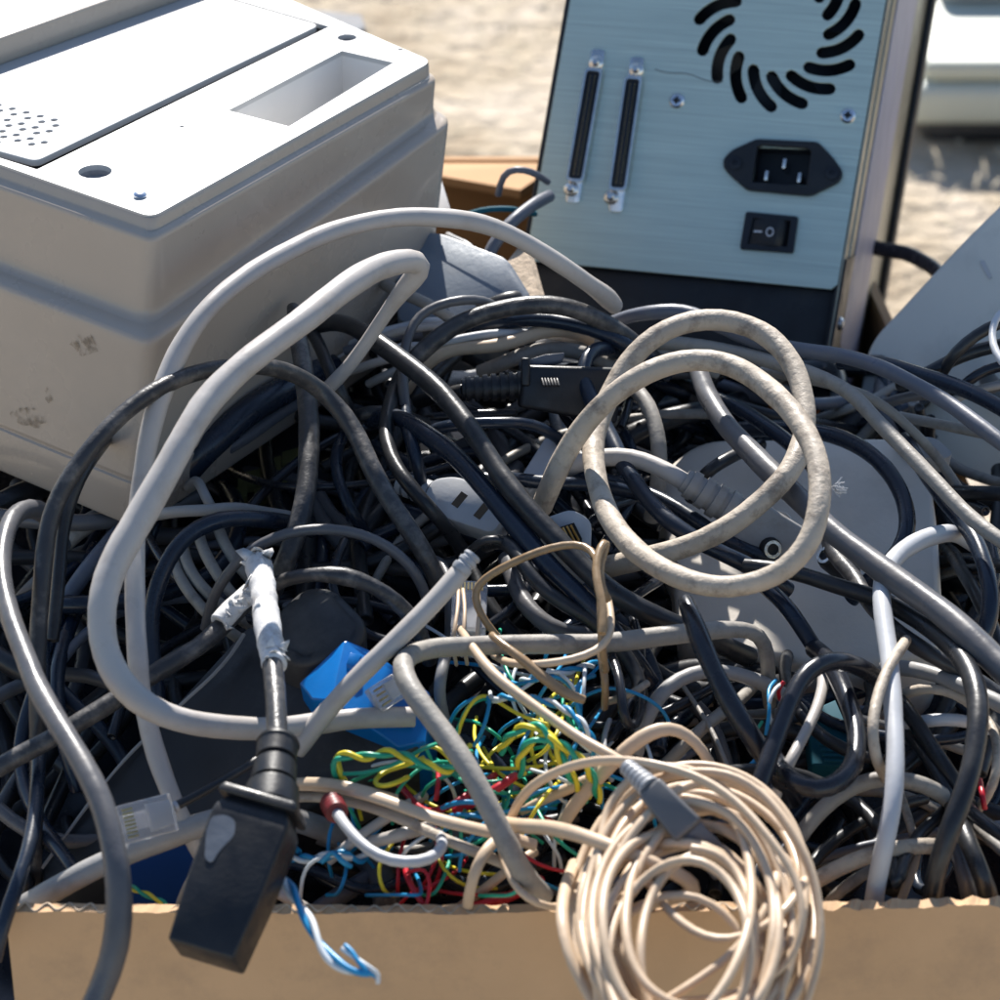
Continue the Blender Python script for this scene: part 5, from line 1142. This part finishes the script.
COLS = dict(green='green', yellow='yellow', blue='blue', red='red', white='wwire')
def thin(c, pts, w=5, label=None):
    w = w*.84
    C(label or f'thin {c} insulated wire in the tangle of coloured wires', COLS[c], w, pts, name='wire', cat='wire', group=f'thin {c} wires in the tangle', step=.002)
thin('green', [(332, 765, 24), (336, 774, 30), (352, 774, 32), (372, 772, 32), (396, 764, 34), (412, 755, 36), (424, 748, 36), (436, 744, 34)])
thin('green', [(345, 785, 18), (362, 778, 24), (385, 768, 28), (402, 766, 28), (420, 768, 24)])
thin('yellow', [(408, 777, 30), (396, 783, 34), (382, 787, 34), (374, 783, 32), (384, 772, 30), (404, 766, 32), (424, 758, 36)], 6, 'yellow wire folded back in a small hook left of the dusty grey cable')
thin('yellow', [(412, 762, 26), (420, 748, 32), (434, 745, 34), (445, 754, 34), (456, 768, 28)], 5)
thin('yellow', [(338, 756, 30), (340, 770, 28), (346, 782, 22), (356, 800, 12), (362, 820, 4)], 4)
thin('blue', [(450, 722, 18), (458, 708, 26), (472, 698, 30), (490, 695, 30), (488, 712, 30), (484, 728, 28), (474, 746, 20)], 5, 'blue wire dropping in a bend right of the dusty grey cable')
thin('green', [(452, 745, 18), (460, 724, 28), (466, 708, 32), (478, 700, 32), (492, 698, 26)])
thin('yellow', [(456, 740, 20), (462, 720, 30), (472, 702, 34), (486, 695, 30), (505, 706, 26), (525, 717, 26), (548, 724, 26)], 4)
thin('white', [(490, 692, 26), (492, 702, 30), (502, 700, 30), (520, 690, 28), (535, 680, 26)], 4)
thin('white', [(548, 670, 20), (560, 674, 28), (572, 684, 30), (580, 700, 26)], 4)
thin('white', [(585, 665, 28), (584, 680, 32), (583, 695, 30)], 4)
thin('blue', [(594, 676, 24), (582, 680, 28), (576, 695, 28), (580, 715, 24), (588, 738, 14)], 6)
thin('blue', [(512, 682, 20), (520, 684, 26), (536, 680, 28), (556, 676, 28), (566, 682, 28), (578, 696, 24)], 5)
thin('blue', [(545, 662, 14), (546, 655, 24), (550, 650, 26)], 5)
thin('red', [(436, 800, 20), (438, 785, 24), (438, 770, 18)], 6)
thin('red', [(400, 785, 12), (425, 812, 18), (450, 806, 22), (472, 792, 22), (495, 775, 18)], 9, 'thick dark red wire behind the dusty grey cable')
thin('red', [(455, 812, 14), (478, 802, 20), (500, 788, 24), (514, 778, 22)], 11, 'bright red cable end right of the dusty grey cable')
thin('red', [(405, 868, 8), (410, 882, 14), (420, 900, 14), (430, 912, 10)], 8)
thin('red', [(408, 872, 14), (424, 868, 18), (430, 882, 18), (426, 905, 14)], 4)
thin('red', [(400, 915, -4), (440, 914, 4), (480, 905, 6), (510, 897, 6), (540, 880, 0)], 13, 'broad dark red cable just inside the front rim')
thin('blue', [(442, 808, 22), (458, 802, 28), (476, 802, 28), (490, 806, 22)], 6)
thin('blue', [(430, 822, 16), (460, 814, 24), (485, 818, 24), (505, 826, 18)], 5)
thin('blue', [(322, 862, 18), (334, 850, 24), (340, 862, 24), (350, 866, 20)], 7)
thin('white', [(300, 905, 4), (302, 880, 12), (308, 864, 16), (330, 855, 20), (352, 858, 18)], 4)
thin('white', [(400, 860, 14), (410, 846, 24), (425, 836, 24), (440, 830, 18)], 4)
thin('green', [(420, 800, 10), (428, 786, 20), (446, 776, 24), (460, 772, 20)], 4)
thin('green', [(345, 800, 12), (352, 812, 16), (360, 828, 10)], 4)
thin('green', [(760, 770, 0), (752, 750, 4), (754, 735, 4), (762, 722, 2)], 4)
thin('blue', [(766, 735, 8), (770, 708, 14), (768, 690, 14), (776, 680, 12)], 4)
thin('white', [(772, 724, 8), (768, 706, 14), (774, 690, 16), (782, 684, 12)], 4)
thin('red', [(780, 700, 4), (778, 690, 12), (784, 682, 14)], 5)
thin('blue', [(738, 780, 4), (748, 768, 10), (758, 758, 10)], 6)
thin('red', [(980, 780, 8), (982, 795, 12), (984, 808, 8)], 7)
rnd = random.Random(77)
def rw(c, cx, cy, sx, sy, n, hmin, hmax, w=4.5):
    for _ in range(n):
        x = rnd.gauss(cx, sx); y = rnd.gauss(cy, sy); a = rnd.uniform(0, 2*PI); p = []; k = rnd.uniform(-.5, .5); h0 = rnd.uniform(hmin, hmax)
        m_ = rnd.randint(5, 8)
        for i in range(m_):
            hh = h0+14*math.sin(PI*i/(m_-1))-6
            p.append((x, y, hh)); x += 20*math.cos(a); y += 17*math.sin(a); a += k*.8+rnd.uniform(-.2, .2)
            y = min(y, 895)
        thin(c, p, w)
rw('green', 545, 775, 28, 24, 14, 4, 24); rw('yellow', 545, 772, 28, 24, 12, 4, 24)
rw('blue', 560, 720, 26, 24, 10, 2, 22); rw('blue', 560, 810, 34, 14, 8, 4, 20); rw('blue', 400, 845, 40, 16, 7, -4, 12)
rw('white', 560, 725, 26, 26, 7, 2, 22); rw('white', 545, 812, 40, 14, 4, 4, 16); rw('red', 450, 805, 30, 14, 4, 0, 14); rw('red', 425, 890, 20, 12, 3, 0, 8); rw('green', 450, 800, 40, 22, 6, 0, 14); rw('yellow', 455, 815, 40, 22, 5, 0, 12)

# ---------------------------------------------------------------- everything buried below
rnd = random.Random(4242)
def buried(n, m_, wmin, wmax, hlo, hhi, label, group, box=(-60, 1060, 330, 900)):
    for _ in range(n):
        w_ = rnd.uniform(wmin, wmax); x = rnd.uniform(box[0], box[1]); y = rnd.uniform(box[2], box[3])
        a = rnd.uniform(0, 2*PI); k = rnd.choice((-1, 1))*rnd.uniform(.08, .34); h = rnd.uniform(hlo, hhi); ln = rnd.randint(7, 13); p = []
        ph = rnd.uniform(0, 6); am = rnd.uniform(3, 9)
        for i in range(ln):
            yy = min(max(y, 368 if x > 540 else 330), 893); xx = x
            if yy < 480 and xx < 250: hh = min(h, -45)
            elif yy < 345 and xx > 500: hh = min(h, -12)
            elif xx > 780 and yy < 400: hh = min(h, -60)
            elif xx > 660 and xx < 950 and 425 < yy < 660: hh = min(h, -62)
            else: hh = h
            p.append((xx, yy, hh+am*math.sin(ph+i*.8)))
            st = 42; x += st*math.cos(a); y += st*.75*math.sin(a); a += k+rnd.uniform(-.2, .2)
            if y < 320 or y > 890: a = -a
        sm = []
        for i in range(len(p)):
            j0, j1 = max(0, i-1), min(len(p)-1, i+1); sm.append((p[i][0], p[i][1], (p[j0][2]+2*p[i][2]+p[j1][2])/4))
        C(label, m_, w_, sm, group=group, step=.006)
buried(120, 'black', 13, 23, -80, -14, 'black cable lying deep in the shade under the heap', 'black cables buried in the heap')
buried(34, 'blueblk', 11, 18, -40, 0, 'blue-black cable half buried among the lower cables', 'blue-black cables buried in the heap')
buried(20, 'dgrey', 10, 18, -50, -8, 'dark grey cable half buried among the lower cables', 'dark grey cables buried in the heap')
buried(9, 'dirtg', 9, 14, -40, -12, 'dusty light grey cable half buried among the lower cables', 'light grey cables buried in the heap')
buried(8, 'slate', 9, 16, -36, -6, 'slate cable half buried among the lower cables', 'slate cables buried in the heap')
buried(12, 'blackg', 8, 13, -14, 8, 'thin black cable weaving between the middle cables', 'thin black cables in the middle of the heap', (340, 640, 420, 640))
buried(10, 'black', 10, 15, -6, 10, 'black cable weaving through the right side of the heap', 'black cables at the right of the heap', (860, 1060, 360, 880))
buried(6, 'blackg', 10, 16, -20, 0, 'black cable weaving through the top rows below the aluminium case', 'black cables below the aluminium case', (400, 800, 330, 420))

buried(14, 'black', 11, 18, -34, -10, 'black cable in the shade under the level black plug', 'black cables under the level plug', (370, 600, 345, 450))
def gap_darkener():  # added dark sheet: its black stands in for deep shade between the cables
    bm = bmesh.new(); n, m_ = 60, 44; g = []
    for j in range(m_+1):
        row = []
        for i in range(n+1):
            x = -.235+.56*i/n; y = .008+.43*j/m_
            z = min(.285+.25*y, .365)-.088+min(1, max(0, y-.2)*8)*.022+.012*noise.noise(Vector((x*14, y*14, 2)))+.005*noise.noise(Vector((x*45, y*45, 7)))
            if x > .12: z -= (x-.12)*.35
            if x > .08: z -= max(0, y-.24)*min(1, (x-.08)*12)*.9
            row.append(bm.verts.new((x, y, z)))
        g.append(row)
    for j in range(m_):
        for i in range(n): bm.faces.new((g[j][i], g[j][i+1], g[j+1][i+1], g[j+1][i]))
    tag(from_bm('added_dark_sheet', bm, M['blackg'], smooth=True), 'added black sheet standing in for deep shade beneath the whole heap', 'plastic sheet')
gap_darkener()
